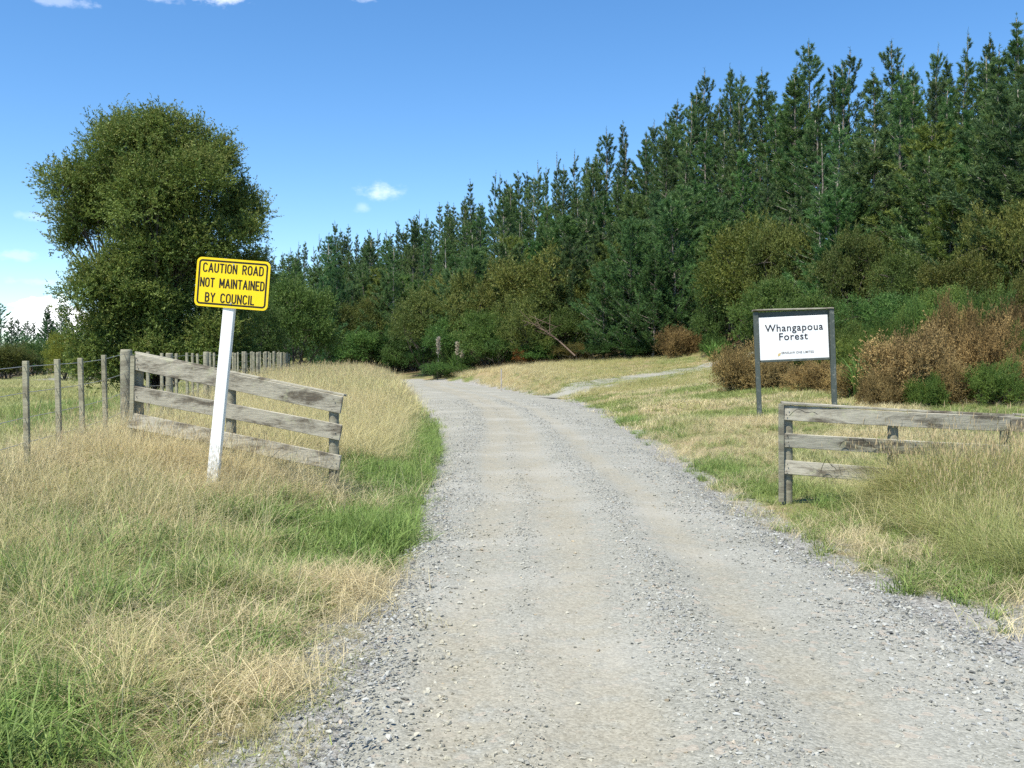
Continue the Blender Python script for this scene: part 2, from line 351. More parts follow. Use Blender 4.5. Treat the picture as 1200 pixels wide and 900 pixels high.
def H(X, Y):
    X = np.asarray(X, float); Y = np.asarray(Y, float); sh = X.shape; x, y = X.ravel(), Y.ravel(); z = np.empty(len(x))
    for i in range(0, len(x), 40000):
        a, b = x[i:i + 40000], y[i:i + 40000]
        z[i:i + 40000] = _tps((a[:, None] - CP[:, 0]) ** 2 + (b[:, None] - CP[:, 1]) ** 2) @ _W[:_n] + _W[_n] + a * _W[_n + 1] + b * _W[_n + 2]
    z = np.clip(z, -.6, 19)
    z += (fbm(x * .8, y * .8, 3) - .5) * .09 * sstep(np.abs(y), 200, 60) + (fbm(x * .12, y * .12, 9) - .5) * .12
    o = road_out(x, y); k = sstep(o, -.05, 1.6)
    z = np.where(o < 1.6, (zroad(x, y) - .03) * (1 - k) + z * k, z)
    dt = poly_dist(x, y, TRACK); kt = sstep(dt, 0, 1.5)
    z -= .10 * (1 - kt) * (o > .2)
    return z.reshape(sh)
def axis(lo, fine0, fine1, hi, step, g):
    a = list(np.arange(fine0, fine1 + 1e-6, step)); s = step; v = fine1
    while v < hi: s *= g; v += s; a.append(v)
    s = step; v = fine0
    while v > lo: s *= g; v -= s; a.insert(0, v)
    return np.array(a)
gx = axis(-1800, -8, 9, 1800, .2, 1.075); gy = axis(-1500, -1, 26, 1900, .2, 1.06)
XX, YY = np.meshgrid(gx, gy); ZZ = H(XX, YY)
nx, ny = len(gx), len(gy); ii = (np.arange(ny - 1)[:, None] * nx + np.arange(nx - 1)[None]).ravel()
ro = road_out(XX, YY).ravel(); dtr = poly_dist(XX, YY, TRACK).ravel()
FU = [-400, 300, 320, 400, 500, 600, 700, 840, 900, 1000, 1100, 1200, 1400]
FE = [165, 165, 112, 100, 86, 79, 73, 69, 60, 50, 45, 40, 36]
def fedge(X, Y):
    """how many metres inside the forest"""
    u = 600 + FPX * X / np.maximum(Y, 1); return np.where((Y > 30), Y - np.interp(u, FU, FE), -99)
litter = np.clip(fedge(XX, YY).ravel() / 4 + .3, 0, 1) * .9
grav = np.maximum(np.clip(1 - ro / .75, 0, 1), np.clip(1.25 - dtr / 1.5, 0, 1))
grav = np.maximum(grav, ((XX > 2.2) & (YY < 6.6) & (YY > 2)).ravel() * .62)
grav = np.maximum(grav, .46 * (sstep(XX, -1.6, -1.0) * (YY < 9)).ravel())
terrain = link('ground', np_mesh('ground', np.stack([XX, YY, ZZ], -1).reshape(-1, 3), np.stack([ii, ii + 1, ii + nx + 1, ii + nx], -1), {'grav': grav, 'litter': litter}, True, M['ground']))
tag(terrain, 'rolling grassy ground of the roadside banks, paddock and forested hill', 'ground', kind='structure')

# ------------------------------------------------------------------ gravel road and side track
def ribbon(name, Lp, Rp, cols, prof, mat):
    n = len(Lp); s_ = np.linspace(0, 1, cols); X = Lp[:, None, 0] * (1 - s_) + Rp[:, None, 0] * s_; Y = Lp[:, None, 1] * (1 - s_) + Rp[:, None, 1] * s_
    lat = np.broadcast_to(s_ * 2 - 1, X.shape); Z, tn = prof(X, Y, lat)
    i = (np.arange(n - 1)[:, None] * cols + np.arange(cols - 1)[None]).ravel()
    return link(name, np_mesh(name, np.stack([X, Y, Z], -1).reshape(-1, 3), np.stack([i, i + 1, i + cols + 1, i + cols], -1), {'lat': lat.ravel(), 'tan': tn.ravel()}, True, mat))
def tan_strips(X, Y):
    bend = np.interp(Y, [0, 12, 25, 35, 50, 71], [0, 0, -.25, -.6, -2.4, -6.]); x = X - bend
    wob = (fbm(Y * .35, Y * 0 + 3, 5) - .5) * .25
    g = lambda c, w_: np.exp(-((x - c - wob) / w_) ** 2)
    return np.clip((g(.42, .30) + .85 * g(-.22, .26) + .75 * g(1.45, .24)) * np.clip(.85 + .9 * (fbm(x * .9, Y * .28, 41) - .4), .15, 1), 0, 1), np.clip(g(1.02, .22) + g(-.75, .32) + .4 * g(.1, .1) + .7 * g(2.2, .45), 0, 1)
ys = np.concatenate([np.arange(-8, 20, .1), np.arange(20, 40, .25), np.arange(40, 71.5, .6)])
l, r = edges(ys); nz = lambda s_: (fbm(ys * 2.6, ys * 0 + s_, 21, 4) - .5) * .32
Lp = np.stack([l - .1 + nz(1.), ys], -1); Rp = np.stack([r + .1 + nz(7.), ys], -1)
bl = np.array([(-9.6, 75.5), (-16, 80.3), (-27, 84.2), (-40, 86.2)]); br = np.array([(-7.0, 79), (-13.6, 85.8), (-25.3, 89.8), (-40, 91.8)])
for a, b in zip(bl, br): pass
def densify(p, n=8):
    k = np.arange(len(p)); q = np.linspace(0, len(p) - 1, (len(p) - 1) * n + 1); return np.stack([np.interp(q, k, p[:, 0]), np.interp(q, k, p[:, 1])], -1)
Lp2 = densify(np.vstack([Lp[-1:], bl])); Rp2 = densify(np.vstack([Rp[-1:], br]))
Lp = np.vstack([Lp, Lp2[1:]]); Rp = np.vstack([Rp, Rp2[1:]])
def road_prof(X, Y, lat):
    tn, loose = tan_strips(X, Y); z = zroad(X, Y) + .045 * (1 - lat ** 2) - .022 * tn + .022 * loose + (fbm(X * 3, Y * 3, 31) - .5) * .016
    e = sstep(np.abs(lat), .8, 1.0); return z * (1 - e) + (H(X, Y) - .025) * e, tn
road = ribbon('gravel_road', Lp, Rp, 41, road_prof, M['road'])
tag(road, 'pale grey gravel road curving away to the left past the signs', 'road', kind='structure')
tc = densify(TRACK, 14); tg = unit(np.gradient(tc, axis=0)); nrm = np.stack([-tg[:, 1], tg[:, 0]], -1)
hw = 1.65 + (fbm(np.arange(len(tc)) * .4, np.zeros(len(tc)), 4) - .5)[:, None] * .8
def trk_prof(X, Y, lat):
    e = sstep(np.abs(lat), .8, 1.0); return H(X, Y) + .05 * (1 - e) - .03 * e, np.clip(1 - np.abs(np.abs(lat) - .5) * 3, 0, 1) * .5
trk = ribbon('gravel_track', tc + nrm * hw, tc - nrm * hw, 15, trk_prof, M['road'])
tag(trk, 'rough gravel side track climbing right from the road towards the scrub', 'track', kind='structure')

# ------------------------------------------------------------------ scatter (stuff only) with geometry nodes
def scatter(name, pts, rot, scl, idx, col, templates, label, cat):
    tc_ = bpy.data.collections.new(name + '_templates')
    for i, me in enumerate(templates):
        tc_.objects.link(bpy.data.objects.new('%s_piece_%02d' % (name, i), me))
    me = bpy.data.meshes.new(name); me.vertices.add(len(pts)); me.vertices.foreach_set('co', np.asarray(pts, np.float32).ravel())
    for k, a in (('rot', rot), ('scl', scl), ('col', col)):
        me.attributes.new(k, 'FLOAT_VECTOR', 'POINT').data.foreach_set('vector', np.asarray(a, np.float32).ravel())
    me.attributes.new('idx', 'INT', 'POINT').data.foreach_set('value', np.asarray(idx, np.int32))
    me.update(); o = link(name, me)
    g = bpy.data.node_groups.new(name + '_scatter', 'GeometryNodeTree')
    g.interface.new_socket('Geometry', in_out='INPUT', socket_type='NodeSocketGeometry'); g.interface.new_socket('Geometry', in_out='OUTPUT', socket_type='NodeSocketGeometry')
    N, L = g.nodes, g.links
    gi, go = N.new('NodeGroupInput'), N.new('NodeGroupOutput')
    ci = N.new('GeometryNodeCollectionInfo'); ci.inputs['Collection'].default_value = tc_; ci.inputs['Separate Children'].default_value = True; ci.inputs['Reset Children'].default_value = True
    ip = N.new('GeometryNodeInstanceOnPoints'); ip.inputs['Pick Instance'].default_value = True
    def na(nm, ty):
        n = N.new('GeometryNodeInputNamedAttribute'); n.data_type = ty; n.inputs['Name'].default_value = nm
        return next(s_ for s_ in n.outputs if s_.enabled and s_.name == 'Attribute')
    er = N.new('FunctionNodeEulerToRotation'); L.new(na('rot', 'FLOAT_VECTOR'), er.inputs[0])
    L.new(gi.outputs[0], ip.inputs['Points']); L.new(ci.outputs[0], ip.inputs['Instance']); L.new(na('idx', 'INT'), ip.inputs['Instance Index'])
    L.new(er.outputs[0], ip.inputs['Rotation']); L.new(na('scl', 'FLOAT_VECTOR'), ip.inputs['Scale']); L.new(ip.outputs[0], go.inputs[0])
    md = o.modifiers.new('scatter', 'NODES'); md.node_group = g
    return tag(o, label, cat, kind='stuff')

# stones
def stone_mesh(seed):
    r = np.random.default_rng(seed); bm = bmesh.new(); p = unit(r.normal(size=(15, 3))) * r.uniform(.75, 1.1, (15, 1)) * np.array([1, r.uniform(.6, .9), r.uniform(.45, .7)]) * .5
    for q in p: bm.verts.new(q)
    bmesh.ops.convex_hull(bm, input=bm.verts[:]); bmesh.ops.delete(bm, geom=[v for v in bm.verts if not v.link_faces], context='VERTS')
    return bm_mesh('stone_%d' % seed, bm, M['stone'])
stones = [stone_mesh(100 + i) for i in range(8)]
def stone_pts(y0, y1, n, smin, smax, wide=.5):
    Y = rng.uniform(y0, y1, n); l_, r_ = edges(Y); X = l_ - wide + rng.uniform(0, 1, n) * (r_ - l_ + 2 * wide)
    tn, loose = tan_strips(X, Y); o = road_out(X, Y); patch = fbm(X * 1.1, Y * .8, 77)
    keep = rng.uniform(size=n) < np.clip(.15 + .85 * loose - .4 * tn + 1.1 * (patch - .45), .05, 1) * np.where(o > 0, np.clip(1 - o / .75, 0, 1) * .8, 1)
    X, Y = X[keep], Y[keep]; s_ = smin * (smax / smin) ** (rng.uniform(size=len(X)) ** 3.6); return X, Y, s_
sx_ = rng.uniform(-1, 1, 9000); sy_ = 3.2 + 11 * rng.uniform(size=9000) ** 1.4; sl_, sr_ = edges(sy_); sX = np.where(sx_ < 0, sl_ - .25 + .9 * rng.uniform(size=9000) ** 1.3, sr_ + .3 - 1.1 * rng.uniform(size=9000) ** 1.3); sk_ = rng.uniform(size=9000) < .4
parts = [(sX[sk_], sy_[sk_], (.014 + .034 * rng.uniform(size=9000) ** 2.5)[sk_]), stone_pts(3.0, 6.5, 78000, .0045, .034, .75), stone_pts(6.5, 12, 64000, .007, .036, .75), stone_pts(12, 24, 34000, .013, .04, .7), stone_pts(24, 45, 12000, .03, .06, .6)]
xr_ = rng.uniform(2.3, 5, 6000); yr_ = rng.uniform(4.5, 7.2, 6000); k_ = rng.uniform(size=6000) < np.clip(1.2 - (yr_ - 4.5) / 2.4, .05, 1) * .55
parts.append((xr_[k_], yr_[k_], .01 * 5 ** (rng.uniform(size=k_.sum()) ** 2)))
xr_ = rng.uniform(-2.0, -.9, 5000); yr_ = rng.uniform(3.3, 6.5, 5000); k_ = rng.uniform(size=5000) < np.clip((xr_ + 1.9) / 1.0, .04, 1) ** 1.5 * .6
parts.append((xr_[k_], yr_[k_], .012 * 4.5 ** (rng.uniform(size=k_.sum()) ** 2)))
a_ = rng.uniform(0, len(tc) - 1.01, 2500); ai = a_.astype(int); sgn = rng.uniform(-1, 1, 2500); tp = tc[ai] + nrm[ai] * sgn[:, None] * 1.5
parts.append((tp[:, 0], tp[:, 1], rng.uniform(.03, .09, 2500)))
X = np.concatenate([p[0] for p in parts]); Y = np.concatenate([p[1] for p in parts]); s_ = np.concatenate([p[2] for p in parts]); n = len(X)
l_, r_ = edges(Y); lat = np.clip((X - l_ + .1) / (r_ - l_ + .2) * 2 - 1, -1.2, 1.2); zr, _ = road_prof(X, Y, np.clip(lat, -1, 1)); zr2, _ = road_prof(X, Y, np.clip(lat * .93, -1, 1)); ro_ = road_out(X, Y); hh_ = H(X, Y); Z = np.where((ro_ < -.3) & (Y < 45.5), zr, np.where((ro_ < .12) & (Y < 45.5), np.maximum(zr2, hh_), hh_)) + s_ * .12
g_ = rng.uniform(.22, .45, n) ** 1.0; warm = rng.uniform(size=n)
col = np.stack([g_ * (.97 + .04 * warm), g_, g_ * (.97 - .1 * warm)], -1); br_ = rng.uniform(size=n) < .03; col[br_] *= np.array([1.0, .87, .74]); dk = rng.uniform(size=n) < .06; col[dk] *= .5
tn = tan_strips(X, Y)[0][:, None]; col = col * (1 + tn * np.array([.10, .02, -.16]))
scatter('gravel', np.stack([X, Y, Z], -1), np.stack([rng.normal(0, .3, n), rng.normal(0, .3, n), rng.uniform(0, 6.28, n)], -1), s_[:, None] * rng.uniform(.8, 1.25, (n, 3)),
        rng.integers(0, len(stones), n), col, stones, 'loose grey crushed stones lying over the gravel road', 'gravel')

# ------------------------------------------------------------------ foliage builders
def tri_leaves(base, dirs, Lg, Wd, r):
    n = len(base); side = unit(np.cross(dirs, r.normal(size=(n, 3)))) * (np.asarray(Wd) / 2).reshape(-1, 1)
    mid = base + dirs * (np.asarray(Lg) * .4).reshape(-1, 1)
    V = np.stack([base, mid + side, base + dirs * np.asarray(Lg).reshape(-1, 1), mid - side], 1).reshape(-1, 3)
    return V, np.arange(n * 4).reshape(-1, 4)
def pine_meshes(seed, Ht=16., bare=.15, width=1.9, dens=1.0, top=1.0, stubs=False, el0=.35, irr=.35):
    r = np.random.default_rng(seed); tb = Tubes(); Bs = []; Ds = []; Ts = []
    zs = np.linspace(0, Ht, 14); wob = np.cumsum(r.normal(0, .035, (14, 2)), 0); wob[0] = 0
    trunk = np.column_stack([wob, zs]); tr = lambda z: np.array([np.interp(z, zs, wob[:, 0]), np.interp(z, zs, wob[:, 1]), z])
    tb.add(trunk, np.interp(zs, [0, .5, Ht], [.2, .155, .018]) * Ht / 16, 7)
    lead = [trunk]
    def shoot(p, d, ln, k):
        s = r.uniform(0, 1, k); Bs.append(p + d * (ln * s)[:, None]); dd = unit(d * .85 + r.normal(0, .5, (k, 3)) + np.array([0, 0, .15])); Ds.append(dd); Ts.append(np.full(k, np.clip(r.normal(.45, .22), 0, 1)))
    z = bare * Ht
    while z < Ht * .96:
        t_ = (z - bare * Ht) / (Ht * (1 - bare)); nb = r.integers(4, 7) if t_ < .9 else r.integers(3, 5); wf_ = r.uniform(.68, 1.25); ws_ = r.uniform(0, 6.28)
        az0 = r.uniform(0, 6.28)
        for b in range(nb):
            if r.uniform() > dens: continue
            az = az0 + b * 6.28 / nb + r.normal(0, .25); L_ = (width * (1 - t_) ** (.85 * top) * (.55 + .45 * min(1, t_ * 5 + .35)) + .12) * r.uniform(1 - irr, 1 + irr * .6) * wf_ * (1 + .18 * math.cos(az - ws_))
            if r.uniform() < .06: L_ *= 1.3
            el = el0 + .6 * t_ + r.normal(0, .1); p0 = tr(z); out = np.array([math.cos(az), math.sin(az), 0])
            ss = np.linspace(0, 1, 5); pts = p0 + out * (L_ * math.cos(el) * ss)[:, None] + np.array([0, 0, 1]) * (L_ * (math.sin(el) * ss * .6 + .38 * ss ** 2))[:, None]
            tb.add(pts, np.linspace(.035, .01, 5) * (1.1 - .6 * t_), 3, False)
            ns = int(L_ * 5.6) + 2
            for s in np.concatenate([r.uniform(.28, 1, ns), [1, 1]]):
                p = p0 + out * (L_ * math.cos(el) * s) + np.array([0, 0, L_ * (math.sin(el) * s * .6 + .38 * s * s)])
                tan = out * .7 + np.array([0, 0, .35 + .5 * s]); lat = np.cross(out, [0, 0, 1]) * r.normal(0, .8)
                d = unit((tan + lat + r.normal(0, .25, 3))[None])[0]; shoot(p, unit((d + [0, 0, .35])[None])[0], r.uniform(.3, .62) * (1.1 - .55 * t_), 28)
        z += (r.uniform(.42, .66) if Ht > 12 else r.uniform(.3, .46)) * (1.0 + .12 * t_)
    if stubs:
        for z in np.arange(.12 * Ht, bare * Ht + 1, .55):
            for b in range(r.integers(2, 5)):
                az = r.uniform(0, 6.28); o = np.array([math.cos(az), math.sin(az), r.uniform(.0, .5)]); L_ = r.uniform(.3, 1.2); tb.add([tr(z), tr(z) + o * L_ * .5, tr(z) + o * L_ + np.array([0, 0, L_ * .2])], [.028, .02, .008], 3, False)
    for s in np.linspace(0, 1, 5): shoot(tr(Ht * .92 + s * Ht * .07), np.array([0, 0, 1.]), .5, 14)
    B = np.concatenate(Bs); D = np.concatenate(Ds); T = np.concatenate(Ts); n = len(B)
    V, F = tri_leaves(B, D, r.uniform(.15, .26, n), r.uniform(.025, .04, n), r)
    v = np.clip(T + r.normal(0, .14, n), 0, 1)
    return tb.mesh('pine_trunk', M['pale_bark'] if stubs else M['pine_bark']), np_mesh('pine_crown', V, F, {'v': np.repeat(v, 4)}, False, M['pine'])
def bush_meshes(seed, lumps, base, mat, bark, nclump, twigs, leaves, tw_len, leaf, up=.45, trunk_r=.12, limbs=6, shell=(.62, 1.03), tipf=.35, below=.25, fork=.18):
    """lumps: rows of cx, cy, cz, rx, ry, rz; foliage clumps are spread through the outer part of each lump"""
    r = np.random.default_rng(seed); lumps = np.asarray(lumps, float); area = (lumps[:, 3] * lumps[:, 5]) ** .85; tb = Tubes(); base = np.asarray(base, float)
    Bs, Ds, Ts, Ls = [], [], [], []
    lim = []
    for k in range(len(lumps)):
        c, rad = lumps[k, :3], lumps[k, 3:]; p0 = base + np.array([r.normal(0, trunk_r), r.normal(0, trunk_r), 0]); f = base + (c - base) * fork + np.array([0, 0, .05 * rad[2]])
        mid = f * .5 + c * .5 + r.normal(0, .3, 3) * rad; pts = np.array([p0, f, mid, c]); q = np.linspace(0, 3, 9); pts = np.stack([np.interp(q, range(4), pts[:, a]) for a in range(3)], -1)
        tb.add(pts, np.linspace(trunk_r * r.uniform(.6, 1), trunk_r * .25, 9), 6, False); lim.append((mid, c))
    for i in range(nclump):
        k = r.choice(len(lumps), p=area / area.sum()); c, rad = lumps[k, :3], lumps[k, 3:]
        n_ = unit(r.normal(size=(1, 3)))[0]
        if n_[2] < -below: n_[2] *= -1
        pos = c + n_ * rad * r.uniform(*shell) ** 1.0
        if i % 3 == 0:
            a = lim[k][1] if r.uniform() < .6 else lim[k][0]; m_ = (a + pos) / 2 + r.normal(0, .06, 3) * rad; tb.add([a, m_, pos], [trunk_r * .22, trunk_r * .14, trunk_r * .05], 4, False)
        tint = np.clip(r.normal(.42, .3), 0, 1)
        for j in range(twigs):
            d = unit((n_ * .55 + np.array([0, 0, up]) + r.normal(0, .62, 3))[None])[0]; ln = tw_len * r.uniform(.5, 1.15); p = pos + r.normal(0, tw_len * .3, 3)
            s = r.uniform(0.1, 1, leaves); Bs.append(p + d * (ln * s)[:, None]); Ds.append(unit(d * .8 + r.normal(0, .55, (leaves, 3)))); Ts.append(np.full(leaves, tint)); Ls.append(s * (n_[2] > .1) * tipf * (r.uniform() < .5))
    B = np.concatenate(Bs); D = np.concatenate(Ds); T = np.concatenate(Ts); n = len(B)
    V, F = tri_leaves(B, D, leaf[0] * r.uniform(.6, 1.3, n), leaf[1] * r.uniform(.7, 1.3, n), r)
    return tb.mesh('bush_limbs', bark), np_mesh('bush_crown', V, F, {'v': np.repeat(np.clip(T + r.normal(0, .15, n), 0, 1), 4), 'tip': np.repeat(np.concatenate(Ls), 4)}, False, mat)
def plant(name, loc, meshes, scale, rot, label, cat, group=None, color=(1, 1, 1, 1), tilt=0.0, names=('trunk', 'crown')):
    e = empty(name, loc, label, cat, group); e.rotation_euler = (tilt * math.cos(rot * 3), tilt * math.sin(rot * 3), rot); e.scale = scale if hasattr(scale, '__len__') else (scale,) * 3
    for nm, me in zip(names, meshes):
        o = link(nm, me, None, e); o.color = color
    return e
zat = lambda x, y: float(H(np.array([x]), np.array([y]))[0])

# ---- the big kanuka on the left
HD = 50.0; hb = P(190, 462, HD); hz = zat(hb[0], HD)
HL = [(165, 188, 62, 52), (220, 190, 62, 50), (120, 202, 40, 44), (258, 206, 38, 44), (272, 250, 42, 50), (84, 262, 38, 40), (100, 228, 40, 40), (108, 262, 34, 30), (150, 165, 44, 30), (195, 158, 44, 26), (126, 256, 44, 32), (80, 288, 24, 24), (155, 252, 50, 46), (205, 255, 60, 46),
      (290, 288, 34, 38), (245, 298, 56, 42), (200, 306, 44, 34), (170, 290, 36, 26), (182, 318, 46, 34), (232, 322, 50, 36), (278, 322, 38, 34), (140, 352, 40, 42), (195, 352, 60, 48), (262, 365, 52, 50), (128, 396, 30, 38), (168, 402, 62, 42), (240, 408, 62, 42), (304, 322, 20, 30)]
HF = [(165, 335, 40, 36), (205, 372, 50, 40), (150, 395, 44, 40), (215, 420, 60, 34), (150, 430, 50, 30), (200, 300, 40, 30), (265, 405, 44, 40), (252, 226, 38, 36), (228, 262, 42, 34), (190, 232, 44, 36)]
hr = np.random.default_rng(5); lum = []
for (cx, cy, rx, ry) in HL:
    q = P(cx, cy, HD) - np.array([hb[0], HD, hz]); sc = HD / FPX
    lum.append((q[0], hr.normal(0, 1.6), q[2], (rx - 11) * sc, (rx + ry) / 2 * sc * hr.uniform(.8, 1.2), (ry - 12) * sc))
for (cx, cy, rx, ry) in HF:
    q = P(cx, cy, HD) - np.array([hb[0], HD, hz]); lum.append((q[0], -hr.uniform(1.8, 3.2), q[2], (rx - 8) * HD / FPX, 1.6, (ry - 8) * HD / FPX))
hero = bush_meshes(51, lum, (0, 0, 0), M['kanuka'], M['kanuka_bark'], 2700, 18, 16, .74, (.125, .044), .4, .12, fork=.45, shell=(.3, 1.03), below=.6, tipf=.7)
plant('kanuka_tree', (hb[0], HD, hz), hero, 1, 0, 'huge round bushy tree standing alone in the paddock behind the yellow sign', 'tree', None, (1.05, 1.12, .92, 1))

# ---- pine templates
PT = [pine_meshes(11, 16, .12, 2.6, .95, .85, el0=.3), pine_meshes(12, 16, .16, 2.1, .88, .8, el0=.5, irr=.5), pine_meshes(13, 16, .2, 2.6, .8, 1.0, el0=.1, irr=.5), pine_meshes(14, 16, .1, 2.9, .97, .85, el0=.4),
      pine_meshes(15, 16, .42, 2.1, .85, .8, True, .25, .5), pine_meshes(16, 16, .5, 1.8, .8, .8, True, .45, .5), pine_meshes(17, 16, .15, 1.7, .85, .8, el0=.6), pine_meshes(18, 16, .15, 2.3, .78, 1.2, el0=.2, irr=.55), pine_meshes(19, 16, .15, 2.0, .68, .95, el0=.45, irr=.6), pine_meshes(20, 16, .15, 2.8, .72, .65, el0=.55, irr=.6)]
PYOUNG = [pine_meshes(21, 9, .06, 2.2, 1.0, .7), pine_meshes(22, 9, .08, 1.9, .95, .75), pine_meshes(23, 9, .05, 2.5, 1.0, .65)]
SKY = [(349, 285), (356, 284), (375, 277), (392, 261), (398, 270), (407, 265), (417, 275), (427, 279), (435, 270), (444, 271), (452, 271), (467, 260), (475, 262), (484, 255), (491, 249), (500, 254), (516, 240), (525, 238),
       (535, 241), (543, 232), (553, 213), (566, 239), (579, 203), (587, 206), (594, 214), (609, 203), (619, 203), (630, 192), (638, 199), (654, 182), (672, 179), (687, 187), (701, 166), (711, 153), (732, 144), (752, 157),
       (766, 144), (776, 137), (791, 121), (815, 107), (824, 85), (832, 120), (857, 81), (870, 90), (892, 84), (907, 112), (932, 78), (947, 52), (979, 80), (994, 61), (1044, 49), (1071, 79), (1094, 57), (1112, 69),
       (1137, 39), (1164, 44), (1192, 22), (1222, 34), (340, 292), (331, 297), (322, 300), (312, 305)]
ORD = ['', 'second ', 'third ', 'fourth ', 'fifth ', 'sixth ', 'seventh ', 'eighth ', 'ninth ', 'tenth ', 'eleventh ', 'twelfth ', 'thirteenth ', 'fourteenth ', 'fifteenth ', 'sixteenth ', 'seventeenth ', 'eighteenth ', 'nineteenth ', 'twentieth ']
def sil(u):
    a = sorted(SKY); return np.interp(u, [q[0] for q in a], [q[1] for q in a])
def rdepth(u): return np.interp(u, [300, 330, 450, 560, 700, 800, 950, 1150, 1300], [228, 220, 180, 150, 120, 100, 86, 75, 70])
def edepth(u): return np.interp(u, FU, FE)
pr = np.random.default_rng(99); used = []
SKY = sorted(SKY, key=lambda q: -q[0]); sky_i = 0
for (u, yt) in SKY:
    d = rdepth(u) * pr.uniform(.9, 1.02); p = P(u, yt, d); g = zat(p[0], d); Ht = p[2] - g; used.append((p[0], d))
    wide = pr.uniform(.8, 1.15) if u < 760 else pr.uniform(.85, 1.25)
    k = pr.choice([1, 6, 2, 0, 7, 8, 3, 9, 9]) if u > 700 else pr.choice([1, 6, 8, 7])
    bare_top = 'slender' if k in (1, 6) else 'bushy'
    side = sky_i < 57; nm = ORD[sky_i % 20].strip()
    if u > 1210: lab = 'dark skyline pine just past the right edge of the photo'
    else:
        blk = ['counting left from the right edge', 'counting right from the round kanuka tree'][0 if u > 700 else 1]
        lab = None
    e = plant('pine_tree', (p[0], d, g), PT[k], (Ht / 16 * wide * .98, Ht / 16 * wide * .98, Ht / 16 / 1.0), pr.uniform(0, 6.28), lab or 'pending', 'tree', 'pines on the skyline of the hill', (1, 1, 1, 1), .012)
    e['u'] = u; sky_i += 1
# labels: skyline pines are told apart by counting from things one can find
right = sorted([o for o in COL.objects if o.get('u') and 700 < o['u'] <= 1210], key=lambda o: -o['u'])
left = sorted([o for o in COL.objects if o.get('u') and o['u'] <= 700], key=lambda o: o['u'])
TENS = ['', 'twenty-', 'thirty-']
def ordinal(n):
    a = ['first', 'second', 'third', 'fourth', 'fifth', 'sixth', 'seventh', 'eighth', 'ninth', 'tenth', 'eleventh', 'twelfth', 'thirteenth', 'fourteenth', 'fifteenth', 'sixteenth', 'seventeenth', 'eighteenth', 'nineteenth']
    if n < 20: return a[n - 1]
    if n % 10 == 0: return ['twentieth', 'thirtieth', 'fortieth'][n // 10 - 2]
    return ['twenty', 'thirty', 'forty'][n // 10 - 2] + '-' + a[n % 10 - 1]
for i, o in enumerate(right): o['label'] = '%s skyline pine leftward from the tallest one at the hill\'s right end' % ordinal(i + 1) if i else 'tallest pine of all, on the skyline at the right end of the hill'
for i, o in enumerate(left): o['label'] = '%s skyline pine rightward from the big round tree, on the lower ridge' % ordinal(i + 1)
cols_ = [(o['u'], 'below skyline pine %s left of tallest' % ordinal(i + 1) if i else 'below the tallest skyline pine') for i, o in enumerate(right)] + [(o['u'], 'below skyline pine %s right of round tree' % ordinal(i + 1)) for i, o in enumerate(left)]
for o in right + left: del o['u']
# ---- pines filling the slope below the skyline
def zone(u, d, k):
    a = 'above the bend of the road' if u < 560 else 'above the long grass bank' if u < 700 else 'above the grassy side track' if u < 850 else 'above the white forest sign' if u < 1010 else 'above the brown gorse at right'
    t_ = (d - edepth(u)) / max(rdepth(u) - edepth(u), 1); b = 'front ranks' if t_ < .34 else 'middle ranks' if t_ < .7 else 'back ranks'
    return 'pine in %s %s' % (b, min(cols_, key=lambda q: abs(q[0] - u))[1]), 'pines in the %s of the forest %s' % (b, a)
npine = 0; cells = {}
for row in range(9):
    t_ = (row + .2) / 8.9; u = 322.
    while u < 1260:
        d = (edepth(u) + 2.0) * (1 - t_) + rdepth(u) * .95 * t_; d += pr.uniform(-1, 1) * (rdepth(u) - edepth(u)) / 22
        step = np.interp(d, [45, 80, 150, 220], [3.5, 3.3, 3.9, 4.8]) * FPX / d; uu = u + pr.uniform(-.4, .4) * step; u += step
        X_ = (uu - 600) / FPX * d; g = zat(X_, d)
        if fedge(np.array([X_]), np.array([d]))[0] < 1.2 or any((X_ - a) ** 2 + (d - b) ** 2 < 2.0 for a, b in used): continue
        Ht = np.interp(t_, [0, .3, .6, 1], [8.5, 11, 14, 17.5]) * pr.uniform(.82, 1.16)
        zmax = P(uu, sil(uu) + pr.uniform(7, 24) * (1.3 if uu > 850 else .65), d)[2]; Ht = min(Ht, zmax - g)
        if Ht < 4.5: continue
        lab, grp = zone(uu, d, row)
        if Ht < 11.2: ms, ref = PYOUNG[pr.integers(0, 3)], 9
        else: ms, ref = PT[pr.choice([0, 1, 2, 3, 4, 4, 5, 6, 7, 8, 9])], 16
        s = Ht / ref; wd = s * pr.uniform(1.05, 1.5) if ref == 9 else s * pr.uniform(1.1, 1.45)
        ol = pr.uniform() < .05; c_ = (1.35, 1.08, .7, 1) if ol else (pr.uniform(.85, 1.12), pr.uniform(.95, 1.12), pr.uniform(.85, 1.1), 1)
        cells.setdefault(lab, []).append((-(g + Ht - CAMZ) / d, plant('pine_tree', (X_, d, g), ms, (wd, wd, s), pr.uniform(0, 6.28), lab, 'tree', grp, c_, .02))); used.append((X_, d)); npine += 1
print('pines', npine)
for lab, lst in cells.items():
    lst.sort(key=lambda q: -q[0]); n_ = len(lst)
    for i, (_, e) in enumerate(lst):
        if n_ > 1: e['label'] = lab + ', ' + (['lower of two', 'upper of two'][i] if n_ == 2 else '%s up of %d' % (ordinal(i + 1), n_))
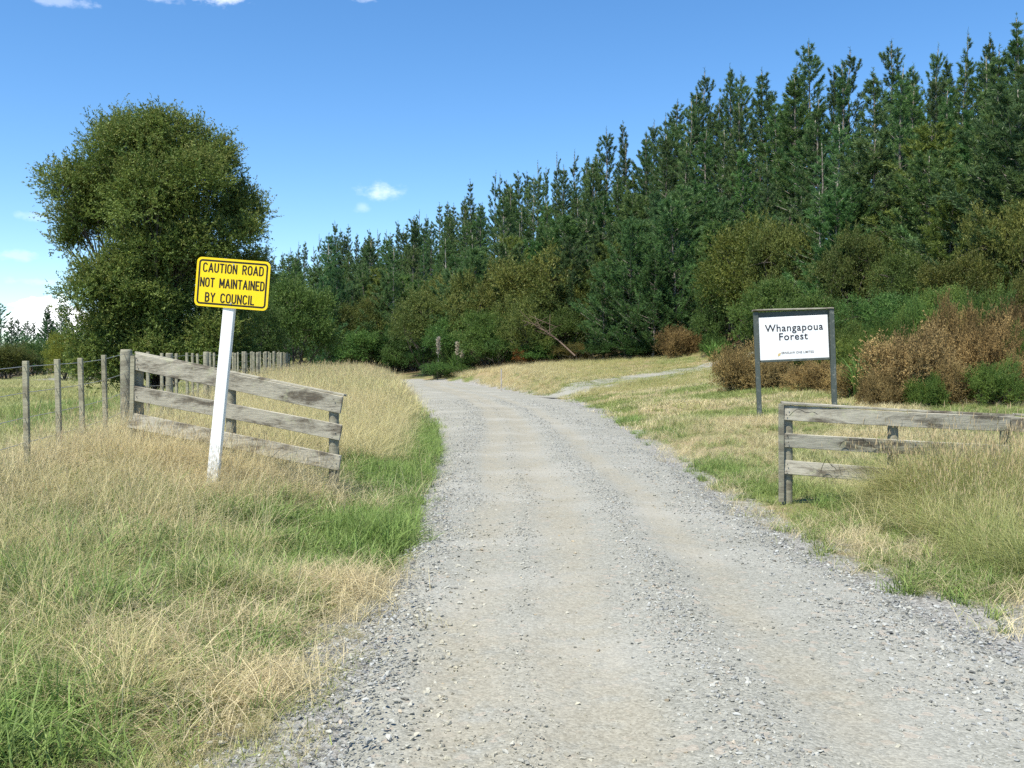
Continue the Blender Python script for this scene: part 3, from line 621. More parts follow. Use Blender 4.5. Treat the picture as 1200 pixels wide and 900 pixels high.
# ---- single pines the eye picks out
for (u, yb, yt, d, k, wd, lab, c_) in [
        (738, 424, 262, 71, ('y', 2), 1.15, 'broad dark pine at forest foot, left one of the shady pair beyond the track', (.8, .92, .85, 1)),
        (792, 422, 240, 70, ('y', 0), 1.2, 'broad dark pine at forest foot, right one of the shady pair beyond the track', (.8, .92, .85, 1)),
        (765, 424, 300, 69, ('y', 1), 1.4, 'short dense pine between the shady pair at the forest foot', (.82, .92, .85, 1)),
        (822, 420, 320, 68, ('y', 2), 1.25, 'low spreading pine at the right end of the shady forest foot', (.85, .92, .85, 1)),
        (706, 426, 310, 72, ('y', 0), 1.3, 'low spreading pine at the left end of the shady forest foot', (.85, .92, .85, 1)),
        (958, 400, 225, 57, ('p', 4), 1.3, 'thin pine with bare pale trunk rising behind the white forest sign', (.85, .95, .9, 1)),
        (462, 432, 318, 96, ('p', 5), 1.0, 'slim pine with a long bare pale trunk above the road bend', (.85, 1, .9, 1)),
        (383, 430, 330, 94, ('y', 1), 1.0, 'blue green young pine standing forward of the forest near the road bend', (.75, 1.05, 1.1, 1)),
        (395, 430, 318, 98, ('y', 2), .8, 'dark green young pine just behind the blue green one near the bend', (.8, 1.0, 1.0, 1)),
        (527, 430, 330, 86, ('p', 6), 1.1, 'narrow young pine standing among olive bushes over the grass bank', (.8, 1, .95, 1)),
        (455, 434, 378, 95, ('y', 0), 1.1, 'small dark pine bush hiding the foot of the bare trunk', (.7, 1, .85, 1))]:
    ms, ref = (PYOUNG[k[1]], 9) if k[0] == 'y' else (PT[k[1]], 16)
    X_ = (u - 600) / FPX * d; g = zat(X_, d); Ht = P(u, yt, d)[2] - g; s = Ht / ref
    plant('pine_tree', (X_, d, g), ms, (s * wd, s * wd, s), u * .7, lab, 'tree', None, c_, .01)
# ---- far forest beyond the paddock, at the left
FARP = [(2, 352, 170), (-12, 366, 175), (13, 371, 168), (21, 373, 176), (33, 375, 172), (39, 377, 180), (50, 378, 170), (56, 357, 165), (54, 366, 167), (62, 374, 176), (71, 356, 166), (78, 362, 172), (86, 376, 170), (94, 370, 178), (102, 380, 172), (27, 386, 160), (45, 388, 158), (66, 385, 160), (8, 388, 158), (84, 390, 160), (-4, 386, 162), (110, 384, 176), (120, 388, 172)]
for i, (u, yt, d) in enumerate(sorted(FARP)):
    X_ = (u - 600) / FPX * d; g = zat(X_, d); Ht = P(u, yt, d)[2] - g; s = Ht / 16; k = [6, 1, 2, 0][i % 4]
    plant('pine_tree', (X_, d, g), PT[k], (s * 1.45, s * 1.45, s), i * 1.3, ('%s pine from left in the far clump across the paddock' % ordinal(i + 1)) if u > 0 else 'far pine outside the left edge of the photo, %s one' % ['', 'outer', 'inner'][min(i + 1, 2)], 'tree', 'far pines beyond the paddock', (.75, 1.0, 1.05, 1), .01)

# ---- kanuka bushes along the forest foot: templates, then copies
def lumpset(seed, w, n):
    r = np.random.default_rng(seed); L_ = [(0, 0, .62, .42 * w, .42 * w, .36)]
    for i in range(n):
        a = i * 2.4 + r.uniform(0, 1); rr_ = r.uniform(.2, .42) * w; L_.append((math.cos(a) * rr_, math.sin(a) * rr_, r.uniform(.26, .8), r.uniform(.2, .32) * w, r.uniform(.2, .32) * w, r.uniform(.16, .27)))
    L_ = np.array(L_) ; return L_ * 6.0
KT = [bush_meshes(61 + i, lumpset(31 + i, .95, 9), (0, 0, 0), M['kanuka'], M['kanuka_bark'], 165, 22, 13, .75, (.16, .05), .45, .12) for i in range(4)]
BT = [bush_meshes(71 + i, lumpset(41 + i, 1.3, 7), (0, 0, 0), M['shrub'], M['kanuka_bark'], 120, 18, 11, .8, (.2, .07), .5, .08) for i in range(3)]
GT = [bush_meshes(81 + i, lumpset(47 + i, 1.35, 11) * [1, 1, .8, 1, 1, 1.1] / 2.4, (0, 0, 0), M['gorse'], M['kanuka_bark'], 150, 24, 18, .5, (.085, .026), .75, .035, shell=(.3, 1.25), below=.9) for i in range(3)]
GG = [(m[0], m[1].copy()) for m in GT]
for m_ in GG: m_[1].materials.clear(); m_[1].materials.append(M['shrub'])
OL, OB, GR, DG, YO, RD = (1.0, .97, .85, 1), (1.1, 1.0, .82, 1), (.72, 1.05, .9, 1), (.6, .85, .75, 1), (1.45, 1.3, .75, 1), (1.9, .55, .5, 1)
bush = [  # u, ybase, ytop, width px, depth, template, colour, name, label
 (345, 442, 326, 84, 66, KT[0], (.9, 1.25, 1.0, 1), 'kanuka_bush', 'rounded light green bush beside the big tree, right of the yellow sign'),
 (300, 445, 352, 70, 60, KT[1], DG, 'kanuka_bush', 'dark bush directly behind the yellow caution sign'),
 (275, 448, 392, 60, 58, KT[3], DG, 'kanuka_bush', 'low dark bush under the big tree behind the white sign post'),
 (402, 440, 362, 66, 97, KT[2], OL, 'kanuka_bush', 'olive bush right of the rounded light green bush'),
 (432, 440, 352, 62, 97, KT[3], OB, 'kanuka_bush', 'brownish olive bush left of the bare pale trunk'),
 (420, 438, 385, 60, 95, KT[0], GR, 'kanuka_bush', 'low green bush at the far end of the grassy knoll'),
 (497, 436, 342, 72, 86, KT[0], OL, 'kanuka_bush', 'olive bush right of the bare pale trunk'),
 (515, 434, 325, 60, 92, KT[1], OB, 'kanuka_bush', 'brownish bush behind the olive one right of bare trunk'),
 (548, 434, 322, 66, 85, KT[2], OL, 'kanuka_bush', 'tall olive bush right of the narrow young pine'),
 (590, 434, 312, 84, 82, KT[3], OB, 'kanuka_bush', 'big brown olive bush at the middle of the forest foot'),
 (648, 432, 298, 100, 79, KT[0], OB, 'kanuka_bush', 'largest brown olive bush, left of the shady pine pair'),
 (690, 430, 322, 66, 78, KT[1], OL, 'kanuka_bush', 'olive bush squeezed between the largest bush and the shady pines'),
 (620, 434, 345, 70, 76, KT[2], OL, 'kanuka_bush', 'mid height olive bush in front of the two biggest brown ones'),
 (660, 432, 362, 66, 75, KT[3], (.75, .85, .7, 1), 'kanuka_bush', 'dull dark olive bush above the fallen dead branch'),
 (570, 434, 365, 66, 79, KT[1], (.7, .9, .7, 1), 'kanuka_bush', 'dark green bush behind the pale pampas plumes'),
 (530, 436, 372, 66, 84, KT[0], GR, 'kanuka_bush', 'mid green bush at the left of the pampas plumes'),
 (485, 438, 382, 60, 93, KT[3], GR, 'kanuka_bush', 'green bush above the pale end of the road'),
 (872, 418, 258, 96, 62, KT[0], (1.2, 1.1, .75, 1), 'kanuka_bush', 'tall yellow olive bush left above the white forest sign'),
 (918, 416, 266, 84, 59, KT[1], OL, 'kanuka_bush', 'tall olive bush directly above the white forest sign'),
 (850, 418, 330, 70, 63, KT[3], (.65, .9, .75, 1), 'kanuka_bush', 'dark green bush at the top end of the grass bank'),
 (905, 412, 330, 80, 53, KT[2], (.75, .95, .75, 1), 'kanuka_bush', 'mid green bush just behind the white sign, left half'),
 (1000, 405, 272, 84, 52, KT[3], OL, 'kanuka_bush', 'olive bush right above the white sign'),
 (955, 408, 345, 70, 46, KT[0], (.7, .95, .75, 1), 'kanuka_bush', 'green bush at the foot of the thin bare trunk behind the sign'),
 (1062, 400, 300, 80, 46, KT[1], (.75, .9, .75, 1), 'kanuka_bush', 'dark olive bush above the middle of the gorse'),
 (1182, 402, 238, 92, 42, KT[2], OB, 'kanuka_bush', 'tall brown olive bush at the right edge'),
 (1130, 405, 300, 80, 42, KT[0], OB, 'kanuka_bush', 'brownish bush left of the tall one at the right edge'),
 (1210, 430, 320, 60, 37, KT[3], (1.0, .85, .75, 1), 'kanuka_bush', 'dull brown bush cut by the right edge'),
 (1030, 412, 345, 80, 40, KT[2], GR, 'kanuka_bush', 'green bush between the white sign and the gorse'),
 (1100, 405, 338, 76, 39, KT[1], (.9, 1.1, .85, 1), 'kanuka_bush', 'fresh green bush above the brown gorse'),
 (76, 446, 390, 40, 80, KT[1], YO, 'kanuka_bush', 'yellow olive bush left of the big tree across the paddock'),
 (98, 448, 408, 40, 70, KT[2], DG, 'kanuka_bush', 'dark low bush under the left side of the big tree'),
 (40, 444, 402, 62, 105, KT[3], (.7, .95, .8, 1), 'kanuka_bush', 'long low bush at the far side of the paddock'),
 (8, 446, 404, 56, 100, KT[0], OL, 'kanuka_bush', 'olive low bush at the left edge beyond the paddock'),
 (-20, 446, 400, 56, 100, KT[1], OL, 'kanuka_bush', 'olive bush just outside the left edge'),
 (1185, 190, 160, 30, 62, KT[3], YO, 'kanuka_bush', 'small yellow olive bush high among the pines at right'),
 (440, 400, 352, 44, 100, KT[2], (1.3, .95, .8, 1), 'kanuka_bush', 'reddish olive bush behind the bare trunk by the bend'),
 # low shrubs
 (500, 437, 408, 44, 86, BT[0], (.7, 1, .8, 1), 'shrub', 'small green shrub above the pale end of the road'),
 (528, 437, 405, 40, 82.5, BT[1], (.8, 1, .8, 1), 'shrub', 'small green shrub between the two pampas plumes'),
 (556, 436, 402, 44, 81, BT[2], (.75, .95, .75, 1), 'shrub', 'small green shrub right of the pampas plumes'),
 (585, 434, 396, 46, 77, BT[0], (.8, 1.05, .9, 1), 'shrub', 'small light green shrub at the forest foot above the marker peg'),
 (614, 434, 408, 26, 75, BT[1], (1.9, .62, .6, 1), 'shrub', 'small rusty red shrub at the forest foot'),
 (632, 433, 398, 46, 75, BT[2], (.8, 1.15, .9, 1), 'shrub', 'bright green shrub right of the rusty red one'),
 (676, 430, 402, 50, 73, BT[0], (1.3, .8, .8, 1), 'shrub', 'dull brown shrub around the fallen dead branch'),
 (470, 440, 412, 44, 94, BT[2], (.8, 1.1, .9, 1), 'shrub', 'low green shrub beyond the knoll where the road vanishes'),
 (450, 440, 404, 44, 95, BT[1], (.6, .8, .7, 1), 'shrub', 'low dark shrub beyond the end of the knoll'),
 (796, 419, 384, 46, 66, GT[1], (.85, .78, .75, 1), 'dead_shrub', 'rusty brown dead shrub at the foot of the shady pines'),
 (838, 417, 390, 34, 62, GG[2], (.8, 1, .8, 1), 'shrub', 'small green shrub right of the rusty dead one'),
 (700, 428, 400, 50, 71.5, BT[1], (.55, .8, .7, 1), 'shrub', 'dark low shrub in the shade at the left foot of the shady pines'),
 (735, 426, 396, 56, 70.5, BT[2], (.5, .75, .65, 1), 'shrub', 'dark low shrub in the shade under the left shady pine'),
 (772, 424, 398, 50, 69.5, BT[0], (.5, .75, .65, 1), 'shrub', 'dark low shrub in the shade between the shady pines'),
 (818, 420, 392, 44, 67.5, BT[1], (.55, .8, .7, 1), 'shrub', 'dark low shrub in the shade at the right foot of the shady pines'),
 (513, 440, 425, 34, 79, BT[0], (.7, .95, .75, 1), 'shrub', 'low dark shrub hiding the foot of the left pampas plume'),
 (540, 440, 427, 36, 78.6, BT[2], (.75, 1, .75, 1), 'shrub', 'low dark shrub hiding the foot of the right pampas plumes'),
 # gorse at the right
 (1035, 468, 436, 50, 24.5, GT[2], (1.0, .98, .95, 1), 'gorse_bush', 'low brown gorse at the left foot of the largest gorse'),
 (1110, 470, 426, 56, 24.2, GT[0], (.95, .9, .88, 1), 'gorse_bush', 'low brown gorse at the right foot of the largest gorse'),
 (1085, 448, 402, 70, 27, GT[2], (.9, .85, .8, 1), 'gorse_bush', 'brown gorse tucked between the largest one and the tall dark one'),
 (880, 448, 415, 50, 34, GT[2], (1.0, .95, .9, 1), 'gorse_bush', 'low brown gorse behind the left post of the forest sign'),
 (975, 455, 425, 56, 30.5, GT[1], (1.0, .95, .9, 1), 'gorse_bush', 'low brown gorse behind the right post of the forest sign'),
 (862, 446, 404, 50, 34, GT[0], (1.05, 1.0, .95, 1), 'gorse_bush', 'brown gorse bush left of the white forest sign'),
 (905, 450, 416, 50, 33, GT[1], (1, 1, 1, 1), 'gorse_bush', 'brown gorse bush seen between the forest sign posts, left one'),
 (950, 454, 424, 50, 31, GT[2], (1.0, .95, .9, 1), 'gorse_bush', 'brown gorse bush seen between the forest sign posts, right one'),
 (1000, 456, 428, 46, 28, GT[0], (.95, .92, .88, 1), 'gorse_bush', 'brown gorse bush right of the forest sign'),
 (1066, 466, 386, 96, 25, GT[1], (1.05, 1, 1, 1), 'gorse_bush', 'largest brown gorse bush, above the right fence'),
 (1112, 455, 354, 66, 28, GT[2], (.8, .74, .7, 1), 'gorse_bush', 'tall dark brown gorse behind the largest one'),
 (1158, 462, 378, 74, 25.5, GT[0], (1.0, .9, .85, 1), 'gorse_bush', 'brown gorse right of the largest one'),
 (1200, 460, 348, 74, 28, GT[1], (.7, .66, .64, 1), 'gorse_bush', 'dark brown gorse cut by the right edge'),
 (1190, 474, 416, 50, 24, GT[2], (1.05, 1.02, .95, 1), 'gorse_bush', 'pale brown gorse low at the right edge'),
 (1165, 474, 424, 56, 23.5, GG[0], (1.05, 1.15, .8, 1), 'gorse_bush', 'green gorse bush low among the brown ones at right'),
 (1012, 438, 392, 66, 31, GG[1], (1.15, 1.1, .75, 1), 'gorse_bush', 'green gorse bush right of the white sign'),
 (1075, 420, 352, 70, 30, GG[2], (.95, 1.1, .8, 1), 'gorse_bush', 'green gorse bush above the largest brown one'),
 (1150, 415, 340, 70, 31, GG[0], (1.0, 1.05, .75, 1), 'gorse_bush', 'green gorse bush behind the tall dark brown gorse'),
 (1085, 470, 440, 40, 23.8, GG[1], (1.0, 1.1, .75, 1), 'gorse_bush', 'small green gorse between the low brown ones above the fence'),
 (1195, 440, 385, 50, 25.5, GG[2], (.95, 1.05, .75, 1), 'gorse_bush', 'green gorse at the right edge among brown gorse'),
 (1040, 430, 372, 50, 29, GG[0], (1.05, 1.1, .7, 1), 'gorse_bush', 'yellow green gorse left above the largest brown one'),
 (985, 425, 380, 60, 37, GG[1], (1.1, 1.05, .7, 1), 'gorse_bush', 'green gorse bush behind the right post of forest sign'),
 (935, 425, 388, 60, 39, GG[2], (1.0, .95, .7, 1), 'gorse_bush', 'green gorse bush hidden behind the white sign board'),
]
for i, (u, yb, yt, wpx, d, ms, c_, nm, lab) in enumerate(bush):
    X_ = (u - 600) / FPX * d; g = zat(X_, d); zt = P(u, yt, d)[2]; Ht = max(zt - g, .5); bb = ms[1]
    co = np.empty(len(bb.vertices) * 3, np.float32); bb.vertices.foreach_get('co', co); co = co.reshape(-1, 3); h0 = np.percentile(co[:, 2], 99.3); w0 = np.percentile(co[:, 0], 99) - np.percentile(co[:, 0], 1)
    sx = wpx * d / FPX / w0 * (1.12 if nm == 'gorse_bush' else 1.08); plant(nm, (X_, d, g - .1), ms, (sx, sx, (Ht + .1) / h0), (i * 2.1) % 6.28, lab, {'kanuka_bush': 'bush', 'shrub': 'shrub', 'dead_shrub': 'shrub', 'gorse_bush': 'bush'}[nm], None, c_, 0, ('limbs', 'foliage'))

# ---- flax clump, pampas, fallen branch, marker peg
def strap_clump(name, u, d, n, hgt, label, color, cat, wd=.035, seed=1):
    r = np.random.default_rng(seed); X_ = (u - 600) / FPX * d; g = zat(X_, d); V, F, k = [], [], 0
    for i in range(n):
        az = r.uniform(0, 6.28); ln = hgt * r.uniform(.6, 1.1); lean = r.uniform(.15, .9); s = np.linspace(0, 1, 6); o = np.array([math.cos(az), math.sin(az), 0]); sd = np.array([-o[1], o[0], 0])
        c = r.normal(0, .12, 3) * [1, 1, 0] + o * (ln * lean * s ** 1.7)[:, None] + np.array([0, 0, 1]) * (ln * (s - .42 * lean * s ** 2.4))[:, None]; w_ = (wd * (1 - s ** 3) * .5)[:, None]
        V += [c - sd * w_, c + sd * w_]; a = np.arange(5); F.append(np.stack([a, a + 1, a + 7, a + 6], -1) + k); k += 12
    o = link(name, np_mesh(name, np.concatenate(V), np.concatenate(F), {'v': r.uniform(0, 1, k)}, True, M['shrub']), None, None, (X_, d, g)); o.color = color
    return tag(o, label, cat)
strap_clump('flax_plant', 1012, 27.5, 170, 1.5, 'pale green strappy flax clump right of the white forest sign', (1.4, 1.6, 1.5, 1), 'plant', .05, 2)
strap_clump('flax_plant', 836, 60, 70, 1.6, 'small strappy green plant at the top end of the grass bank', (1.1, 1.4, 1.1, 1), 'plant', .06, 3)
m_plume = leaf_mat('pampas_plume', (.58, .52, .42), (.68, .62, .52), transl=.3)
for i, (u, yt, lab) in enumerate([(513, 397, 'pale pampas plumes, left clump at the forest foot'), (535, 403, 'pale pampas plumes, right clump at the forest foot')]):
    d = 80.; X_ = (u - 600) / FPX * d; g = zat(X_, d); e = empty('pampas_grass', (X_, d, g), lab, 'plant', None); r = np.random.default_rng(i); zt = P(u, yt, d)[2] - g
    tb = Tubes(); Bs, Ds = [], []
    for k in range(2 if i else 1):
        o = np.array([.05 + .45 * k, 0, 0]); h_ = zt * (1 - .25 * k); tb.add([o * .3, o * .8 + [0, 0, h_ * .6], o + [0, 0, h_]], [.012, .01, .01], 4); s = r.uniform(.62, 1, 800); Bs.append(o * (.7 + .3 * s)[:, None] + np.array([0, 0, h_]) * s[:, None]); Ds.append(unit(np.array([.1, 0, .8]) + r.normal(0, .35, (800, 3))))
    link('stem', tb.mesh('stem', M['pale_bark']), None, e); V, F = tri_leaves(np.concatenate(Bs), np.concatenate(Ds), r.uniform(.14, .3, len(np.concatenate(Bs))), np.full(len(np.concatenate(Bs)), .075), r)
    link('plume', np_mesh('plume', V, F, {'v': np.repeat(r.uniform(0, 1, len(F)), 4)}, False, m_plume), None, e)
    lf = strap_clump('leaves', u, d, 110, 1.9, None, (.75, .95, .75, 1), None, .06, 9 + i); lf.parent = e; lf.location = (0, 0, 0)
tb = Tubes(); d = 71.; a, b = P(674, 409, d), P(636, 386, d + 1.5); g = zat(a[0], d); tb.add([a - [0, 0, .5], a * .5 + b * .5 + [0, 0, -.12], b], [.07, .055, .03], 6)
for k in range(9):
    r = np.random.default_rng(k); f = r.uniform(.55, 1); p0 = a + (b - a) * f; tb.add([p0, p0 + np.array([r.normal(-.4, .5), r.normal(0, .4), r.uniform(.2, .8)]), p0 + np.array([r.normal(-.6, .7), r.normal(0, .5), r.uniform(.7, 1.6)])], [.03, .02, .01], 4)
m_dead, t, out = new_mat('reddish_dead_wood'); principled(t, out, (.15, .11, .085), .9, .1)
tag(link('fallen_branch', tb.mesh('fallen_branch', m_dead)), 'leaning reddish dead branch at the forest foot above the grass bank', 'branch')
d = 58.; a, b = P(587.5, 452, d), P(587.5, 433, d); a[2] = zat(a[0], d) - .1
mp_ = empty('marker_peg', (a[0], d, a[2]), 'short pale marker peg in the grass bank left of side track', 'peg')
link('stake', bar_mesh('stake', (0, 0, 0), (0, 0, b[2] - a[2]),   .075, .05, M['pale_bark'], warp=.002), None, mp_)
link('cap', bar_mesh('cap', (0, 0, b[2] - a[2]), (0, 0, b[2] - a[2] + .06),   .062, .042, M['batten'], segs=1, warp=0), None, mp_)
# ------------------------------------------------------------------ fences
def round_post(name, x, y, z0, z1, rad, mat, parent, org, seed=0, lean=(0, 0)):
    r = np.random.default_rng(seed); bm = bmesh.new(); k = 14; rings = []; rr_ = rad * (1 + r.normal(0, .025, k))
    for s in (0, .3, .65, .985, 1.0):
        sh = 1 if s < 1 else .9
        rings.append([bm.verts.new((x - org[0] + lean[0] * s + rr_[i] * sh * (1.04 - .06 * s) * math.cos(i * 6.2832 / k), y - org[1] + lean[1] * s + rr_[i] * sh * (1.04 - .06 * s) * math.sin(i * 6.2832 / k), z0 + (z1 - z0) * s - org[2])) for i in range(k)])
    for a, b in zip(rings, rings[1:]):
        for i in range(k): bm.faces.new((a[i], a[(i + 1) % k], b[(i + 1) % k], b[i]))
    bm.faces.new(rings[-1]); bmesh.ops.recalc_face_normals(bm, faces=bm.faces)
    o = link(name, bm_mesh(name, bm, mat), None, parent)
    for f in o.data.polygons: f.use_smooth = abs(f.normal.z) < .5
    return o
def local_bar(name, p0, p1, h, t, mat, parent, org, **kw):
    return link(name, bar_mesh(name, Vector(np.asarray(p0) - org), Vector(np.asarray(p1) - org), h, t, mat, **kw), None, parent)
# ---- left timber rail fence
LD0, LD1 = 11.45, 11.05
org = P(272, 530, 11.2); lf = empty('timber_rail_fence', org, 'weathered three rail timber fence sloping down behind the yellow caution sign', 'fence')
bh = 18.6 / FPX * 11.2
for i, (yl, yr_, x0, x1) in enumerate([(424.5, 474, 157.5, 401), (460, 508, 156, 399.5), (493, 542, 152, 398.5)]):
    local_bar('rail', P(x0, yl, LD0), P(x1, yr_, LD1), bh * (1.06 if i == 0 else .97), .032, M['board'], lf, org, segs=12, seed=i, warp=.010)
cap0, cap1 = P(158, 415, LD0), P(402, 464.2, LD1)
local_bar('cap_rail', cap0 + [0, .052, .012], cap1 + [0.02, .052, .012], .026, .10, M['board'], lf, org, segs=10, seed=9, warp=.006)
for i, (x, yt, d) in enumerate([(162, 418, LD0 + .09), (270.5, 441, 11.25 + .09), (391.5, 464, LD1 + .085)]):
    p = P(x, yt, d); round_post('post', p[0], p[1], zat(p[0], p[1]) - .35, p[2] - .01, .058, M['post'], lf, org, 20 + i)
a, b = P(156, 417, LD0 - .01), P(153.5, 520, LD0 - .01); local_bar('cover_batten', a, b, .035, .05, M['batten'], lf, org, side=Vector((1, 0, 0)), seed=4, warp=.003)
def nails(parent, org, pts):
    bm = bmesh.new()
    for p in pts:
        q = Vector(p - org); bmesh.ops.create_cone(bm, cap_ends=True, segments=6, radius1=.006, radius2=.005, depth=.008, matrix=Matrix.Translation(q) @ Matrix.Rotation(math.pi / 2, 4, 'X'))
    tag(link('nails', bm_mesh('nails', bm, M['black']), None, parent), kind='stuff')
nails(lf, org, [P(x, y, d - .028) for x, y, d in [(160, 420, LD0), (161, 430, LD0), (159, 456, LD0), (160, 465, LD0), (391, 468, LD1), (389, 480, LD1), (391, 503, LD1), (389, 513, LD1), (391, 537, LD1), (389, 547, LD1)]])
# ---- right timber rail fence
RD_ = 11.1
org = P(922, 585, RD_); rf = empty('timber_rail_fence', org, 'grey timber rail fence half buried in tall grass at right', 'fence')
for i, (x0, y0, x1, y1, h_) in enumerate([(919, 482, 1182, 497, 17.5), (919, 514, 1182, 531, 16.5), (918, 548, 1182, 566, 16.8)]):
    local_bar('rail', P(x0, y0, RD_), P(x1, y1, RD_ - .1), h_ / FPX * RD_, .03, M['board'], rf, org, segs=12, seed=40 + i, warp=.017)
local_bar('rail', P(1183, 495.5, RD_ - .1), P(1330, 505, RD_ - .2), .165, .03, M['board'], rf, org, segs=8, seed=47, warp=.01)
local_bar('cap_rail', P(917, 471.5, RD_) + [0, .05, 0.0], P(1190, 488.5, RD_ - .1) + [0, .05, .015], .028, .11, M['board'], rf, org, segs=12, seed=49, warp=.012)
local_bar('cap_rail', P(1191, 487.5, RD_ - .1) + [0, .05, .02], P(1330, 495, RD_ - .2) + [0, .05, .02], .026, .11, M['board'], rf, org, segs=6, seed=48, warp=.008)
for i, (x, yt, lx) in enumerate([(923, 474, 0), (1046.5, 484, .0), (1178, 491, .0), (1320, 497, 0)]):
    p = P(x, yt, RD_ + .08 - .03 * i); round_post('post', p[0], p[1], zat(p[0], p[1]) - .35, p[2] - .008, .058, M['post'], rf, org, 60 + i)
a, b = P(916, 473, RD_ - .01), P(915, 588, RD_ - .01); local_bar('cover_batten', a, b, .026, .06, M['post'], rf, org, side=Vector((1, 0, 0)), seed=14, warp=.004)
nails(rf, org, [P(x, y, RD_ - .024) for x, y in [(924, 478), (922, 486), (923, 510), (924, 518), (923, 544), (922, 552)]])
# thin black curved strands just in front of the right fence boards
tb = Tubes(); s = np.linspace(0, 1, 24)
for (x0, x1, y0, dy, sg) in [(984, 1027, 524, -9, 1), (925, 958, 486, -5, -1), (962, 980, 552, -12, 1)]:
    tb.add(np.array([P(x0 + (x1 - x0) * q, y0 + dy * math.sin(q ** .7 * math.pi) + 1.5 * math.sin(q * 11 + x0), RD_ - .06 - .05 * math.sin(q * 3)) for q in s]) - org, .0032, 4)
link('curved_strand', tb.mesh('curved_strand', M['black']), None, rf)
# ---- wire and batten fence round the paddock
org = P(148, 500, 12.7); wf = empty('wire_fence', org, 'wire fence with thin grey battens bordering the paddock at left', 'fence')
sp = P(148, 409.5, 12.7); round_post('strainer_post', sp[0], sp[1], zat(sp[0], sp[1]) - .3, sp[2], .075, M['post'], wf, org, 80)
front = [(122, 416, 11.9), (94.5, 419.5, 11.1), (66.5, 421, 10.3), (30, 423, 9.5), (-14, 427, 8.7), (-68, 432, 7.9)]
tops = [sp]
for i, (x, yt, d) in enumerate(front):
    p = P(x, yt, d); tops.append(p); bt = np.array([p[0] + .02, p[1], zat(p[0], p[1]) - .1]); local_bar('batten', p, bt, .052, .042, M['batten'], wf, org, seed=90 + i, warp=.004, segs=4)
back = [sp]
for i in range(48):
    d = 13.5 + .83 * i; x = -(2.8 + .174 * d) - .03 * math.sin(i * 2.1); u = 600 + FPX * x / d; yt = np.interp(d, [13.5, 16, 20, 30, 60], [412.5, 414.5, 413.5, 412.5, 414]) + .8 * math.sin(i * 4.7); p = P(u, yt, d); back.append(p); z0 = min(zat(p[0], d) - .1, p[2] - 1.0)
    if i % 5 == 3: round_post('post', p[0], d, z0, p[2] + .02, .06, M['post'], wf, org, 120 + i)
    else: local_bar('batten', p, (p[0], d, z0), .044, .04, M['batten'], wf, org, seed=150 + i, warp=.003, segs=2)
for k, dz in enumerate([.05, .28, .5, .72, .93]):
    for line in (tops, back):
        tb = Tubes(); tb.add(np.array([q - [0, .028, dz * (1.1 if line is tops else 1)] for q in line]) - org, .0035, 4); link('wire', tb.mesh('wire', M['wire']), None, wf)

# ------------------------------------------------------------------ signs
def rrect(w_, h_, r_, z, n=6):
    pts = []
    for cx, cy, a0 in ((w_ / 2 - r_, h_ / 2 - r_, 0), (-w_ / 2 + r_, h_ / 2 - r_, 90), (-w_ / 2 + r_, -h_ / 2 + r_, 180), (w_ / 2 - r_, -h_ / 2 + r_, 270)):
        for i in range(n + 1): a = R(a0 + 90 * i / n); pts.append((cx + r_ * math.cos(a), z, cy + r_ * math.sin(a)))
    return pts
def slab_mesh(name, w_, h_, r_, y0, y1, mat):
    bm = bmesh.new(); f = [bm.verts.new(p) for p in rrect(w_, h_, r_, y0)]; b = [bm.verts.new(p) for p in rrect(w_, h_, r_, y1)]; n = len(f)
    bm.faces.new(f); bm.faces.new(b)
    for i in range(n): bm.faces.new((f[i], f[(i + 1) % n], b[(i + 1) % n], b[i]))
    bmesh.ops.recalc_face_normals(bm, faces=bm.faces); return bm_mesh(name, bm, mat)
def ring_mesh(name, w_, h_, r_, th, y0, mat):
    bm = bmesh.new(); a = [bm.verts.new(p) for p in rrect(w_, h_, r_, y0)]; b = [bm.verts.new(p) for p in rrect(w_ - 2 * th, h_ - 2 * th, r_ - th, y0)]; n = len(a)
    for i in range(n): bm.faces.new((a[i], a[(i + 1) % n], b[(i + 1) % n], b[i]))
    bmesh.ops.recalc_face_normals(bm, faces=bm.faces); return bm_mesh(name, bm, mat)
def arc(cx, cy, rx, ry, a0, a1, n=10): return [(cx + rx * math.cos(R(a0 + (a1 - a0) * i / n)), cy + ry * math.sin(R(a0 + (a1 - a0) * i / n))) for i in range(n + 1)]
